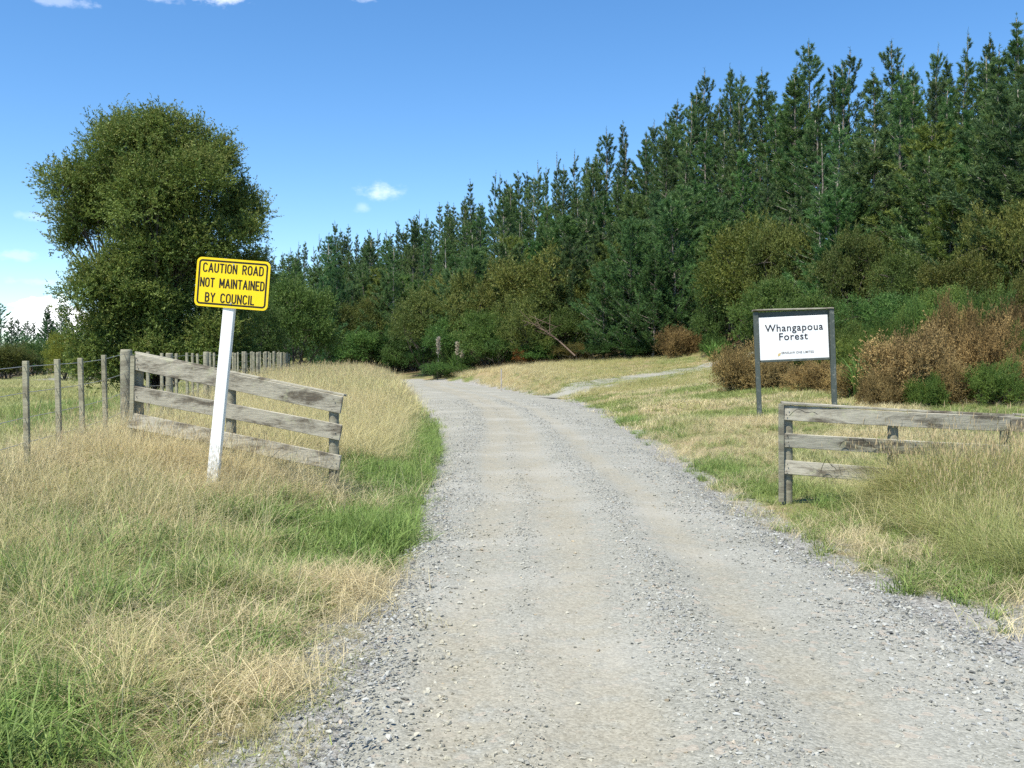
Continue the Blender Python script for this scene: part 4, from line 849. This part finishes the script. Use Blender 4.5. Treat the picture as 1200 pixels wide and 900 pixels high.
GL = {  # highway-style letters as pen strokes in a box w wide, 1 high
 'C': (.5, [arc(.25, .75, .25, .25, 25, 180) + arc(.25, .25, .25, .25, 180, 335)]), 'A': (.58, [[(0, 0), (.29, 1), (.58, 0)], [(.11, .3), (.47, .3)]]), 'U': (.5, [[(0, 1), (0, .25)] + arc(.25, .25, .25, .25, 180, 360) + [(.5, 1)]]),
 'T': (.5, [[(0, 1), (.5, 1)], [(.25, .95), (.25, 0)]]), 'I': (.02, [[(.01, 1), (.01, 0)]]), 'O': (.52, [arc(.26, .74, .26, .26, 0, 180) + arc(.26, .26, .26, .26, 180, 360) + [(.52, .74)]]), 'N': (.5, [[(0, 0), (0, 1), (.5, 0), (.5, 1)]]),
 'R': (.5, [[(0, 0), (0, 1)] + [(.25, 1)] + arc(.25, .76, .24, .24, 90, -90) + [(.05, .52)], [(.22, .5), (.5, 0)]]), 'D': (.5, [[(0, 0), (0, 1), (.22, 1)] + arc(.22, .72, .28, .28, 90, 0) + arc(.22, .28, .28, .28, 0, -90) + [(0, 0)]]),
 'M': (.64, [[(0, 0), (0, 1), (.32, .25), (.64, 1), (.64, 0)]]), 'E': (.44, [[(.44, 1), (0, 1), (0, 0), (.44, 0)], [(.05, .52), (.36, .52)]]), 'B': (.48, [[(0, 0), (0, 1), (.22, 1)] + arc(.22, .77, .23, .23, 90, -90) + [(.05, .54)], [(.22, .535)] + arc(.22, .27, .26, .27, 85, -90) + [(0, 0)]]),
 'Y': (.52, [[(0, 1), (.26, .5), (.52, 1)], [(.26, .5), (.26, 0)]]), 'L': (.42, [[(0, 1), (0, 0), (.42, 0)]]), ' ': (.34, [])}
def split_sharp(strokes, kx, hgt):
    out = []
    for st in strokes:
        st = [q for i, q in enumerate(st) if i == 0 or math.hypot(q[0] - st[i - 1][0], q[1] - st[i - 1][1]) > 1e-6]; cur = [st[0]]
        for i in range(1, len(st)):
            cur.append(st[i])
            if i < len(st) - 1:
                a = math.atan2((st[i][1] - st[i - 1][1]) * hgt, (st[i][0] - st[i - 1][0]) * kx); b = math.atan2((st[i + 1][1] - st[i][1]) * hgt, (st[i + 1][0] - st[i][0]) * kx)
                if abs((b - a + math.pi) % (2 * math.pi) - math.pi) > 1.1: out.append(cur); cur = [st[i]]
        out.append(cur)
    return out
def stroke_text(name, lines, mat, th):
    V, F, n = [], [], 0; lay = 0
    for txt, cx, cy, hgt, width in lines:
        gap = .30; tot = sum(GL[c][0] for c in txt) + gap * (len(txt) - 1); kx = width / tot; x = cx - width / 2
        for c in txt:
            for st in split_sharp(GL[c][1], kx, hgt):
                p = np.array([(x + a * kx, cy - hgt / 2 + b * hgt) for a, b in st]); closed = np.hypot(*(p[0] - p[-1])) < 1e-6
                keep = [0] + [i for i in range(1, len(p)) if np.hypot(*(p[i] - p[i - 1])) > 1e-6]; p = p[keep]
                tg_ = unit(np.diff(p, axis=0))
                if closed: tin = np.vstack([tg_[-1:], tg_]); tout = np.vstack([tg_, tg_[:1]])
                else: tin = np.vstack([tg_[:1], tg_]); tout = np.vstack([tg_, tg_[-1:]])
                m_ = unit(tin + tout); nn = np.stack([-m_[:, 1], m_[:, 0]], -1); sc_ = 1 / np.clip(np.sum(m_ * tin, 1),   .8, 1)
                if not closed: p = p.copy(); p[0] -= tg_[0] * th * .42; p[-1] += tg_[-1] * th * .42
                a, b = p + nn * (th / 2 * sc_)[:, None], p - nn * (th / 2 * sc_)[:, None]; y = -.0016 - .0002 * (lay % 4); lay += 1
                k = len(p); V.append(np.column_stack([np.vstack([a, b])[:, 0], np.full(2 * k, y), np.vstack([a, b])[:, 1]])); i = np.arange(k - 1); F.append(np.stack([i, i + k, i + k + 1, i + 1], -1) + n); n += 2 * k
            x += (GL[c][0] + gap) * kx
    return np_mesh(name, np.concatenate(V), np.concatenate(F), None, False, mat)
# ---- yellow caution sign
SD = 9.9; px_ = SD / FPX
org = P(250.5, 556, SD); org[2] = zat(org[0], SD) - .05
cs = empty('caution_sign', org, 'leaning yellow road caution sign on a white wooden post', 'sign')
pb = P(250, 560, SD) - org; pt = P(270.5, 345, SD) - org; dirp = unit((pt - pb)[None])[0]; pb = pb - dirp * .45
link('post', bar_mesh('post', pb, pt, 13.0 * px_, .075, M['white_paint'], segs=4, warp=.002, bevel=.005), None, cs)
pc = P(274, 333, SD) - org + np.array([0, -.052, 0])
pan = link('panel', slab_mesh('panel', 86.5 * px_, 57 * px_, .05, 0, .006, M['yellow']), None, cs, pc); pan.rotation_euler = (0, R(4.6), R(-2))
link('border', ring_mesh('border', 81.5 * px_, 52 * px_, .036, 2.0 * px_, -.0012, M['black']), None, pan)
link('lettering', stroke_text('lettering', [('CAUTION ROAD', .0, 16.8 * px_, 9.6 * px_, 70 * px_), ('NOT MAINTAINED', .0, -.4 * px_, 9.6 * px_, 74.5 * px_), ('BY COUNCIL', -1.8 * px_, -17.6 * px_, 9.6 * px_, 57 * px_)], M['black'], 1.55 * px_), None, pan)
bm = bmesh.new()
for x, z in ((-.0, .19), (.0, -.2)): bmesh.ops.create_cone(bm, cap_ends=True, segments=10, radius1=.011, radius2=.009, depth=.008, matrix=Matrix.Translation((x, -.004, z)) @ Matrix.Rotation(math.pi / 2, 4, 'X'))
link('bolt', bm_mesh('bolt', bm, M['wire']), None, pan)
# ---- white forest sign
FD = 24.; fx = FD / FPX; org = P(931, 478, FD); org[2] = zat(org[0], FD)
fs = empty('forest_sign', org, 'white name board of the forest in a grey green two post frame', 'sign')
cc = P(930.5, 395, FD) - org; rot = Matrix.Rotation(R(-2.6), 4, 'Y')
def L2(x, y, z): return np.array(Vector(cc) + rot @ Vector((x * fx, y, z * fx)))
def sbar(name, a, b, h_, t, mat, **kw): return link(name, bar_mesh(name, Vector(a), Vector(b), h_, t, mat, **kw), None, fs)
sbar('post', L2(-44, .0, 31), L2(-44, .0, -100), 5.0 * fx, .10, M['frame_grey'], warp=.004, segs=6)
sbar('post', L2(44.2, .0, 31), L2(44.2, .0, -100), 5.4 * fx, .10, M['frame_grey'], warp=.006, segs=6, seed=3)
sbar('cap_rail', L2(-47.6, -.01, 32.4), L2(47.0, -.01, 32.4), 1.6 * fx, .15, M['board'], warp=.012, segs=8, seed=2)
sbar('backing', L2(0, .02, 30.5), L2(0, .02, -27), 82 * fx, .03, M['frame_grey'], warp=0, segs=1)
bd = sbar('board', L2(-.5, -.012, 24.4), L2(-.5, -.012, -25.6), 80.5 * fx, .02, M['white_sign'], warp=0, segs=1)
sbar('bottom_rail', L2(-40.5, -.005, -26.9), L2(40.4, -.005, -26.9), 2.4 * fx, .06, M['frame_grey'], warp=.002, segs=4)
def font_mesh(name, lines, mat, thick=0.0):
    V, F, n = [], [], 0
    for txt, cx, cz, size, width, sp in lines:
        cu = bpy.data.curves.new(name, 'FONT'); cu.body = txt; cu.size = size; cu.align_x = 'CENTER'; cu.space_character = sp; cu.offset = thick * size; cu.resolution_u = 3
        o = bpy.data.objects.new(name, cu); COL.objects.link(o); bpy.context.view_layer.update(); dg = bpy.context.evaluated_depsgraph_get()
        me = bpy.data.meshes.new_from_object(o.evaluated_get(dg)); bpy.data.objects.remove(o); bpy.data.curves.remove(cu)
        v = np.empty(len(me.vertices) * 3, np.float32); me.vertices.foreach_get('co', v); v = v.reshape(-1, 3)
        v[:, 0] -= (v[:, 0].max() + v[:, 0].min()) / 2; v[:, 0] *= width / (v[:, 0].max() - v[:, 0].min())
        V.append(np.column_stack([v[:, 0] + cx, np.zeros(len(v)), v[:, 1] + cz]))
        F += [[i + n for i in p.vertices] for p in me.polygons]; n += len(v); bpy.data.meshes.remove(me)
    me = bpy.data.meshes.new(name); me.from_pydata(np.concatenate(V).tolist(), [], F); me.update(); me.materials.append(mat); return me
for nm, lines, mat, th in [('lettering', [('Whangapoua', 0, 7.4, 11.9, 68, 1.1), ('Forest', -1.0, -3.0, 11.9, 33.5, 1.1)], M['letter'], .012), ('small_lettering', [('ERNSLAW ONE LIMITED', 3.4, -19.2, 3.7, 38, 1.05)], M['small_letter'], .01)]:
    me = font_mesh(nm, [(a, x * fx, z * fx, s_ * fx, w_ * fx, sp_) for a, x, z, s_, w_, sp_ in lines], mat, th); o = link(nm, me, None, bd); o.matrix_local = Matrix.Translation(L2(0, -.0265, 0)) @ rot
lg = np_mesh('emblem', [(-20.4 * fx, 0, -21.6 * fx), (-17.6 * fx, 0, -21 * fx), (-16.2 * fx, 0, -17.4 * fx), (-19.6 * fx, 0, -18.6 * fx)], np.array([[0, 1, 2, 3]]), None, False, M['tan'])
o = link('emblem', lg, None, bd); o.matrix_local = Matrix.Translation(L2(0, -.0262, 0)) @ rot
# ------------------------------------------------------------------ grass (stuff)
def clump(seed, nb, hmin, hmax, wd, rad, lean, stems=0, shmax=0, up=.9, vs=1.):
    r = np.random.default_rng(seed); V, F, v, hd, n = [], [], [], [], 0
    def blade(b, az, h_, ln, w0, segs, tw, val, head=0.):
        nonlocal n
        s = np.linspace(0, 1, segs + 1); o = np.array([math.cos(az), math.sin(az), 0]); sd = np.array([math.cos(az + tw), math.sin(az + tw), 0]); sd = np.array([-sd[1], sd[0], 0])
        c = b + o * (h_ * ln * s ** 1.8)[:, None] + np.array([0, 0, 1]) * (h_ * (s - .5 * ln * s ** 2.3) * up)[:, None]; w_ = (w0 * (1 - s ** 2) * .5)[:, None]
        V.append(np.vstack([c - sd * w_, c + sd * w_])); k = segs + 1; i = np.arange(segs); F.append(np.stack([i, i + 1, i + 1 + k, i + k], -1) + n); n += 2 * k; v.append(np.full(2 * k, val)); hd.append(np.full(2 * k, head)); return c
    for i in range(nb):
        b = np.array([*(r.normal(0, rad * .5, 2)), -.03]); blade(b, r.uniform(0, 6.28), r.uniform(hmin, hmax), np.clip(r.normal(lean, lean * .45), .05, 1.25), wd * r.uniform(.6, 1.2), 4, r.normal(0, .5), np.clip(r.beta(1.2, 1.8), 0, 1) * vs)
    for i in range(stems):
        b = np.array([*(r.normal(0, rad * .4, 2)), -.03]); az = r.uniform(0, 6.28); c = blade(b, az, shmax * r.uniform(.7, 1.1), r.uniform(.1, .6), wd * .55, 4, 0, .9)
        tip, pv = c[-1], c[-2]; d = (tip - pv)
        for q in range(4): blade(pv + d * (.2 + .25 * q), r.uniform(0, 6.28),   .04 + .03 * r.uniform(), .3, wd * .9, 2, 0, .9, 1.)
    return np_mesh('grass_clump', np.concatenate(V), np.concatenate(F), {'v': np.concatenate(v), 'head': np.concatenate(hd)}, True, M['grass'])
TPL = ([clump(200 + i, 44, .2, .78, .0046, .13, .75, 1, .9) for i in range(5)] +              # 0-4 tall dry
       [clump(210 + i, 32, .14, .36, .0092, .09, .75, vs=.5) for i in range(5)] +                       # 5-9 green tuft
       [clump(220 + i, 46, .03, .10, .0040, .16, .8, vs=.7) for i in range(4)] +                        # 10-13 short turf
       [clump(230 + i, 52, .3, .75, .010, .32, .65, 2, .85) for i in range(4)] +                 # 14-17 tall, far
       [clump(240 + i, 40, .10, .30, .016, .36, .6, vs=.6) for i in range(4)] +                         # 18-21 low, far
       [clump(250 + i, 40, .15, .42, .0040, .2, 1.1) for i in range(3)])                         # 22-24 flattened dead straw
TALL, TUFT, TURF, FTALL, FLOW, DEAD = range(6)
BASE = [(0, 5), (5, 5), (10, 4), (14, 4), (18, 4), (22, 3)]
ROWS = []
def put(X, Y, kind, col, sc, jit=.22):
    n = len(X)
    if not n: return
    b, k = BASE[kind]; Z = H(X, Y); s = np.asarray(sc) * rng.uniform(1 - jit, 1 + jit, n)
    ROWS.append((np.stack([X, Y, Z], -1), np.stack([rng.normal(0, .1, n), rng.normal(0, .1, n), rng.uniform(0, 6.28, n)], -1), np.stack([s, s, s * rng.uniform(.85, 1.15, n)], -1), b + rng.integers(0, k, n), col))
def cand(x0, x1, y0, y1, dens):
    n = int((x1 - x0) * (y1 - y0) * dens); return rng.uniform(x0, x1, n), rng.uniform(y0, y1, n)
def inview(X, Y, m=.06): return (np.abs(X / np.maximum(Y, .1)) < .522 + m + .5 / np.maximum(Y, 1))
C_STRAW, C_TAN, C_PINK, C_GREEN, C_BRIGHT, C_BLUE, C_OLIVE = map(np.array, [(.64, .56, .32), (.53, .48, .22), (.58, .49, .34), (.155, .245, .062), (.172, .288, .062), (.145, .232, .105), (.31, .335, .10)])
def cmix(*pairs):
    w_ = np.stack([p[0] for p in pairs], -1); w_ = w_ / np.maximum(w_.sum(-1, keepdims=True), 1e-6); return (w_[..., None] * np.stack([p[1] for p in pairs])[None]).sum(1) * rng.uniform(.8, 1.2, (len(w_), 1))
def sub(m, *a): return [q[m] for q in a]
U = lambda n: rng.uniform(size=n)
fence_x = lambda Y: np.where(Y > 12.7, -(2.8 + .174 * Y), -5.0 + (12.7 - Y) * .09)
FOOT = [(-2.02, 11.0), (3.1, 11.1)]
# -- near and mid ground, both sides, by distance band
for (y0, y1, dn, far) in [(3.0, 7.5, 150, 0), (7.5, 14, 105, 0), (14, 24, 52, 0), (24, 40, 20, 1), (40, 62, 11, 1)]:
    xm = .6 * y1 + 1.2
    X, Y = cand(-xm, xm, y0, y1, dn); X, Y = sub(inview(X, Y), X, Y); o = road_out(X, Y); X, Y, o = sub((o > -.35) & (poly_dist(X, Y, TRACK) > .9), X, Y, o)
    n = len(X); L_, R_ = edges(Y); s = np.where(X < (L_ + R_) / 2, L_ - X, X - R_); left = X < (L_ + R_) / 2
    p1, p2, p3 = fbm(X * .55, Y * .45, 51), fbm(X * 1.5, Y * 1.2, 57), fbm(X * .3 + 9, Y * .3, 63)
    field = left & (X < fence_x(Y) - .2); far_ = bool(far)
    # tall / dry probability
    ltall = sstep(s, .9, 2.0) * sstep(Y, 6.3, 9.0) * np.where(Y > 14, 1, .9) * left * ~field
    ltall = np.where(left & ~field & (Y > 14), sstep(s, .35, 1.0), ltall); lt_fore = left * ~field * (1 - sstep(Y, 6.0, 8.5)) * sstep(s, 1.2, 2.4) * np.clip(.12 + 2.4 * (p1 - .46), .04, .6)
    tb_x = np.interp(Y, [5.5, 6.4, 7, 8.5, 10.5, 11.3, 12.2], [6, 4.0, 3.3, 3.55, 3.95, 4.3, 9.9]); rtall = (~left) * sstep(X - tb_x, 0, .25) * (Y < 12.2)
    rmid = (~left) * (Y >= 11.2) * sstep(s, .5, 1.5)
    tall = np.clip(ltall + lt_fore, 0, 1) * np.where(p1 > .3, 1, .55)
    green_edge = left * np.exp(-((s - .5) / .5) ** 2) * (Y > 8) + left * (Y <= 8) * sstep(s, .3, .9) * sstep(p1 + .4 * p2, .40, .58)
    u = U(n)
    edge = np.clip((s + .05) / .6, .03, 1) * np.where(left & (Y < 8), np.clip((s + .15) / 1.0, .07, 1), 1) * np.where(~left & (Y < 6.6), np.clip((Y - 5.3) / 2, .02, .8), 1)
    keep = u < edge; X, Y, o, s, left, p1, p2, p3, field, tall, rtall, rmid, green_edge, n = *sub(keep, X, Y, o, s, left, p1, p2, p3, field, tall, rtall, rmid, green_edge), int(keep.sum())
    u = U(n); t1 = u < tall * np.where(Y < 14, .66 + .3 * sstep(p2, .35, .6), .9); c_t = cmix((1.1 + 0 * p1, C_STRAW), (.7 * p2, C_TAN), (np.clip(p3 * 1.2 - .35, 0, 1) * 1.1 + .6 * (Y < 13), C_PINK), (.45 * (Y > 13) + .15 + np.clip(p1 * 2.2 - 1.0, 0, 1) * 1.5, C_OLIVE), (np.clip(p2 * 3 - 1.5, 0, 1) * 1.2, C_GREEN))
    put(*sub(t1, X, Y), FTALL if far_ else TALL, c_t[t1], np.where(Y > 14, 1.0, np.clip(.55 + .42 * sstep(Y, 5, 8.5), 0, 1))[t1])
    rt = (~t1) & (U(n) < rtall); c_r = cmix((.5 * U(n), C_STRAW), (1.1 + 0 * p1, C_OLIVE), (np.clip(p2 * 3 - 1.0, 0, 1) * 1.3, C_GREEN))
    put(*sub(rt, X, Y), TALL, c_r[rt], (np.clip(.55 + .45 * sstep(X - 3.2, 0, .9), 0, 1) * (1 + .5 * sstep(X, 3.9, 4.9) * sstep(Y, 8, 10)))[rt])
    rest = ~t1 & ~rt
    g = rest & (U(n) < np.clip(green_edge * .85 + .2 * left * (s > .5) * ~field + .5 * left * (s > 1.2) * sstep(p1, .45, .62), 0, 1)); c_g = cmix((.6 + p2, C_GREEN), (np.clip(p2 * 2 - .6, 0, 1.2), C_BRIGHT), (np.clip(p1 - .4, 0, 1), C_BLUE), (np.clip(.7 - p2, 0, 1) * .8, C_OLIVE))
    put(*sub(g, X, Y), FLOW if far_ else TUFT, c_g[g], (1.05 if not far_ else .95) * np.clip(.55 + .6 * p2, 0, 1.25)[g])
    rest &= ~g
    rm = rest & (U(n) < rmid * .62); dry = sstep(p1 + .35 * p3, .5, .72) * np.where(Y < 26, np.clip((s - .4) / 2.2, .1, 1), 1); c_m = cmix((dry * 1.5 + .15, C_STRAW), (dry, C_PINK), ((1 - dry) * 1.2, C_GREEN), (.55 + 0 * dry, C_OLIVE))
    put(*sub(rm, X, Y), FLOW if far_ else (TUFT if y0 < 20 else TUFT), c_m[rm], (.8 * np.clip(.5 + .7 * p2, .4, 1.3))[rm])
    rest &= ~rm
    fl = rest & field; c_f = cmix((.5 + p1, C_OLIVE), (np.clip(p3 * 2 - .7, 0, 1), C_STRAW), (.5 + 0 * p1, C_GREEN)); put(*sub(fl, X, Y), FLOW if far_ else TUFT, c_f[fl], .9)
    rest &= ~fl
    dd = rest & (U(n) < .38 * sstep(p1 + .3 * p3, .52, .68) + .12 * left * (s > 1) * (Y < 13) * (Y > 6)); c_d = cmix((1 + 0 * p1, C_PINK), (.5 + 0 * p1, C_STRAW), (.3 + 0 * p1, C_TAN)); put(*sub(dd, X, Y), FLOW if far_ else DEAD, c_d[dd], .8)
    rest &= ~dd; vg = rest & ~left & (Y < 16) & (s > .08) & (U(n) < .8 * sstep(p2 + .3 * p1, .42, .62)); c_v = cmix((.8 + 0 * p1, C_GREEN), (p2, C_BRIGHT), (.5 + 0 * p1, C_OLIVE)); put(*sub(vg, X, Y), TUFT, c_v[vg], (.42 + .3 * p1)[vg]); rest &= ~vg
    c_s = cmix((.8 + p1, C_OLIVE), (.3 + p2 + .7 * (~left), C_GREEN), (np.clip(p1 * 2 - .7, 0, 1) * 1.1, C_TAN)); put(*sub(rest, X, Y), FLOW if far_ else TURF, c_s[rest], .75 if far_ else 1.25)
# -- denser tufts: the tussock against the right fence, the green strip along the left edge, named green clumps of the foreground
def blob(cx, cy, rx, ry, n, kind, cols, sc):
    X = cx + rng.normal(0, rx, n); Y = cy + rng.normal(0, ry, n); m_ = road_out(X, Y) > .02; X, Y = X[m_], Y[m_]; put(X, Y, kind, cmix(*[(w_ * rng.uniform(.3, 1, len(X)), c) for w_, c in cols]), sc)
GRN = [(1, C_GREEN), (1, C_BRIGHT), (.2, C_OLIVE)]
for _ in range(20):
    y_ = rng.uniform(3.7, 7.2); blob(-rng.uniform(1.75, .56 * y_ + .2), y_, rng.uniform(.12, .3), rng.uniform(.1, .22), int(rng.uniform(25, 60)), TUFT, GRN, rng.uniform(.8, 1.15))
for _ in range(16):
    y_ = rng.uniform(7, 22); blob(float(np.interp(y_, RY, RL)) - rng.uniform(.15, .6), y_, rng.uniform(.12, .3), rng.uniform(.2, .9), int(rng.uniform(30, 90)), TUFT, GRN, rng.uniform(.8, 1.2))
blob(-3.5, 10.55, .75, .2, 320, TALL, [(1, C_STRAW), (.7, C_PINK), (.2, C_OLIVE)], 1.0)
for x_ in (4.55, 4.75, 5.0, 5.3, 5.7, 6.2): blob(x_, 10.5, .2, .2, 120, TALL, [(.6, C_STRAW), (1, C_OLIVE), (.5, C_GREEN)], 1.42)
blob(4.2, 10.5, .22, .2, 90, TALL, [(.6, C_STRAW), (1, C_OLIVE), (.5, C_GREEN)], .85)
for (u, y, d, rx, ry, n, sc) in [(140, 690, 8.2, .28, .35, 60, 1.25), (330, 690, 7.3, .25, .2, 55, .8), (400, 620, 9.6, .3, .5, 120, 1.0), (215, 735, 6.3, .2, .2, 40, .95), (60, 800, 5.2, .25, .2, 40, .9), (160, 800, 5.1, .3, .2, 30, .75), (300, 730, 6.3, .18, .25, 40, .8),
                             (440, 560, 13., .35, .8, 120, 1.1), (490, 530, 17.5, .3, 1.8, 150, 1.05), (505, 505, 23, .3, 2.5, 150, 1.15), (20, 870, 4.5, .3, .2, 40, .8), (470, 590, 10.8, .15, .3, 30, .8), (350, 600, 10.6, .4, .25, 90, .9)]:
    q = P(u, y, d); blob(q[0], d, rx, ry, n, TUFT, GRN, sc)
for (u, d, rx, ry, n, sc) in [(735, 27, .25, .5, 40, 1.2), (775, 22, .5, 1.0, 60, .8), (1150, 7.0, .3, .25, 70, .75), (1075, 10.0, .4, .3, 50, 1.0), (1000, 10.9, .3, .15, 40, .8), (850, 15, .4, .8, 60, .7), (900, 13, .5, .7, 70, .7), (1140, 9, .4, .4, 60, 1.2)]:
    blob((u - 600) / FPX * d, d, rx, ry, n, TUFT, GRN, sc)
for _ in range(34):
    y_ = rng.uniform(5.5, 10.3); blob(-rng.uniform(1.9, 2.2 + .42 * (y_ - 3)), y_, rng.uniform(.12, .35), rng.uniform(.1, .3), int(rng.uniform(20, 70)), TUFT, [(1, C_GREEN), (.8, C_BRIGHT), (.4, C_OLIVE), (.3, C_BLUE)], rng.uniform(.8, 1.5))
for _ in range(18):
    y_ = rng.uniform(4.0, 9); blob(-rng.uniform(1.2, 1.3 + .46 * (y_ - 2)), y_, rng.uniform(.15, .4), rng.uniform(.12, .3), int(rng.uniform(20, 60)), DEAD, [(1, C_PINK), (.8, C_STRAW), (.3, C_TAN)], rng.uniform(.7, 1.2))
for _ in range(30):
    y_ = rng.uniform(4.0, 8); blob(-rng.uniform(1.6, 1.6 + .46 * (y_ - 2)), y_, rng.uniform(.08, .3), rng.uniform(.08, .25), int(rng.uniform(4, 14)), TALL, [(1, C_STRAW), (.5, C_TAN), (.5, C_OLIVE)], rng.uniform(.5, .85))
blob(4.3, 9.2, .28, .45, 160, DEAD, [(1, C_STRAW), (.6, C_OLIVE)], 1.5)
blob(4.85, 9.9, .42, .5, 260, TALL, [(.6, C_STRAW), (1, C_OLIVE), (.6, C_GREEN)], .95); blob(5.3, 9.2, .6, .8, 300, TALL, [(.5, C_STRAW), (1.1, C_OLIVE), (.7, C_GREEN)], 1.05)
blob(4.0, 7.5, .3, .4, 110, TUFT, [(1, C_GREEN), (.8, C_OLIVE)], 1.2)
blob(-3.4, 10.2, .9, .5, 300, TALL, [(1, C_STRAW), (.8, C_PINK)], .8)
# -- small tufts out on the gravel shoulders
X = rng.uniform(-1.5, .0, 900); Y = rng.uniform(3.4, 10, 900); m_ = U(900) < np.clip((-.3 - X) / .9, 0, 1) * sstep(fbm(X * 1.6, Y * 1.3, 91), .42, .6); X, Y = X[m_], Y[m_]; put(X, Y, TURF, cmix((U(len(X)), C_BRIGHT), (U(len(X)), C_OLIVE)), .8)
X = rng.uniform(-1.9, -.35, 2600); Y = 3.3 + 6.5 * rng.uniform(size=2600) ** 1.3; w_ = np.clip((-.35 - X) / 1.0, 0, 1); k_ = U(2600) < w_ * sstep(fbm(X * 2.1, Y * 1.7, 95), .4, .62) * .75; X, Y = X[k_], Y[k_]; put(X, Y, DEAD, cmix((U(len(X)), C_STRAW), (.4 + 0 * X, C_PINK), (U(len(X)), C_OLIVE)), .2 + .28 * U(len(X)))
X = rng.uniform(-1.9, -.5, 1500); Y = 3.3 + 6 * rng.uniform(size=1500) ** 1.3; k_ = U(1500) < np.clip((-.45 - X) / 1.0, 0, 1) * sstep(fbm(X * 1.7, Y * 1.5, 97), .42, .6); X, Y = X[k_], Y[k_]; put(X, Y, TURF, cmix((U(len(X)), C_GREEN), (U(len(X)), C_OLIVE), (.5 * U(len(X)), C_BRIGHT)), .8)
# -- slope beside the side track, the far paddock and the forest foot
X, Y = cand(-9, 16, 46, 84, 7); Y2 = Y; m_ = (road_out(X, Y) > .1) & (poly_dist(X, Y, TRACK) > .7 + .7 * U(len(X))) & (fedge(X, Y) < 1.5) & inview(X, Y) & (X > np.interp(Y, [46, 60, 71, 84], [2, 0, -2.5, -6])); X, Y = X[m_], Y[m_]
p = fbm(X * .3, Y * .3, 71); put(X, Y, FTALL, cmix((.5 + np.clip(1.2 - X / 5, 0, 1.2), C_STRAW), (np.clip(1 - X / 4, 0, 1) * .7, C_PINK), (.35 + np.clip(X / 7, 0, 1.1), C_OLIVE)), np.clip(.75 - X * .03, .4, .9))
a_ = rng.integers(0, len(tc), 4200); q_ = tc[a_] + nrm[a_] * rng.normal(0, .8, (4200, 1)) + rng.normal(0, .4, (4200, 2)); m_ = (road_out(q_[:, 0], q_[:, 1]) > .5) & (fbm(q_[:, 0] * .5, q_[:, 1] * .5, 88) > .4); put(q_[m_, 0], q_[m_, 1], FLOW, cmix((U(m_.sum()), C_OLIVE), (U(m_.sum()), C_GREEN)), .55)
X, Y = cand(-75, -8, 14, 60, 5); m_ = (X < fence_x(Y) - .2) & inview(X, Y) & (Y > 24); X, Y = X[m_], Y[m_]; p = fbm(X * .2, Y * .2, 73); put(X, Y, FLOW, cmix((.6 + 0 * p, C_OLIVE), (p, C_STRAW), (.6 + 0 * p, C_GREEN)), 1.3)
X, Y = cand(-80, -12, 60, 130, 2.2); m_ = inview(X, Y); X, Y = X[m_], Y[m_]; p = fbm(X * .1, Y * .1, 75); put(X, Y, FLOW, cmix((.6 + 0 * p, C_OLIVE), (p * 1.3, C_STRAW), (.5 + 0 * p, C_GREEN)), 1.8)
allp = [np.concatenate([r_[k] for r_ in ROWS]) for k in range(5)]
dry = allp[4][:, 0] > allp[4][:, 1] * 1.02
for nm, m_, lab in (('dry_grass', dry, 'straw coloured dry grass on the road banks and verges'), ('green_grass', ~dry, 'green grass tufts and turf along the road edges and paddock')):
    scatter(nm, *[a[m_] for a in allp], TPL, lab, 'grass'); print(nm, m_.sum())
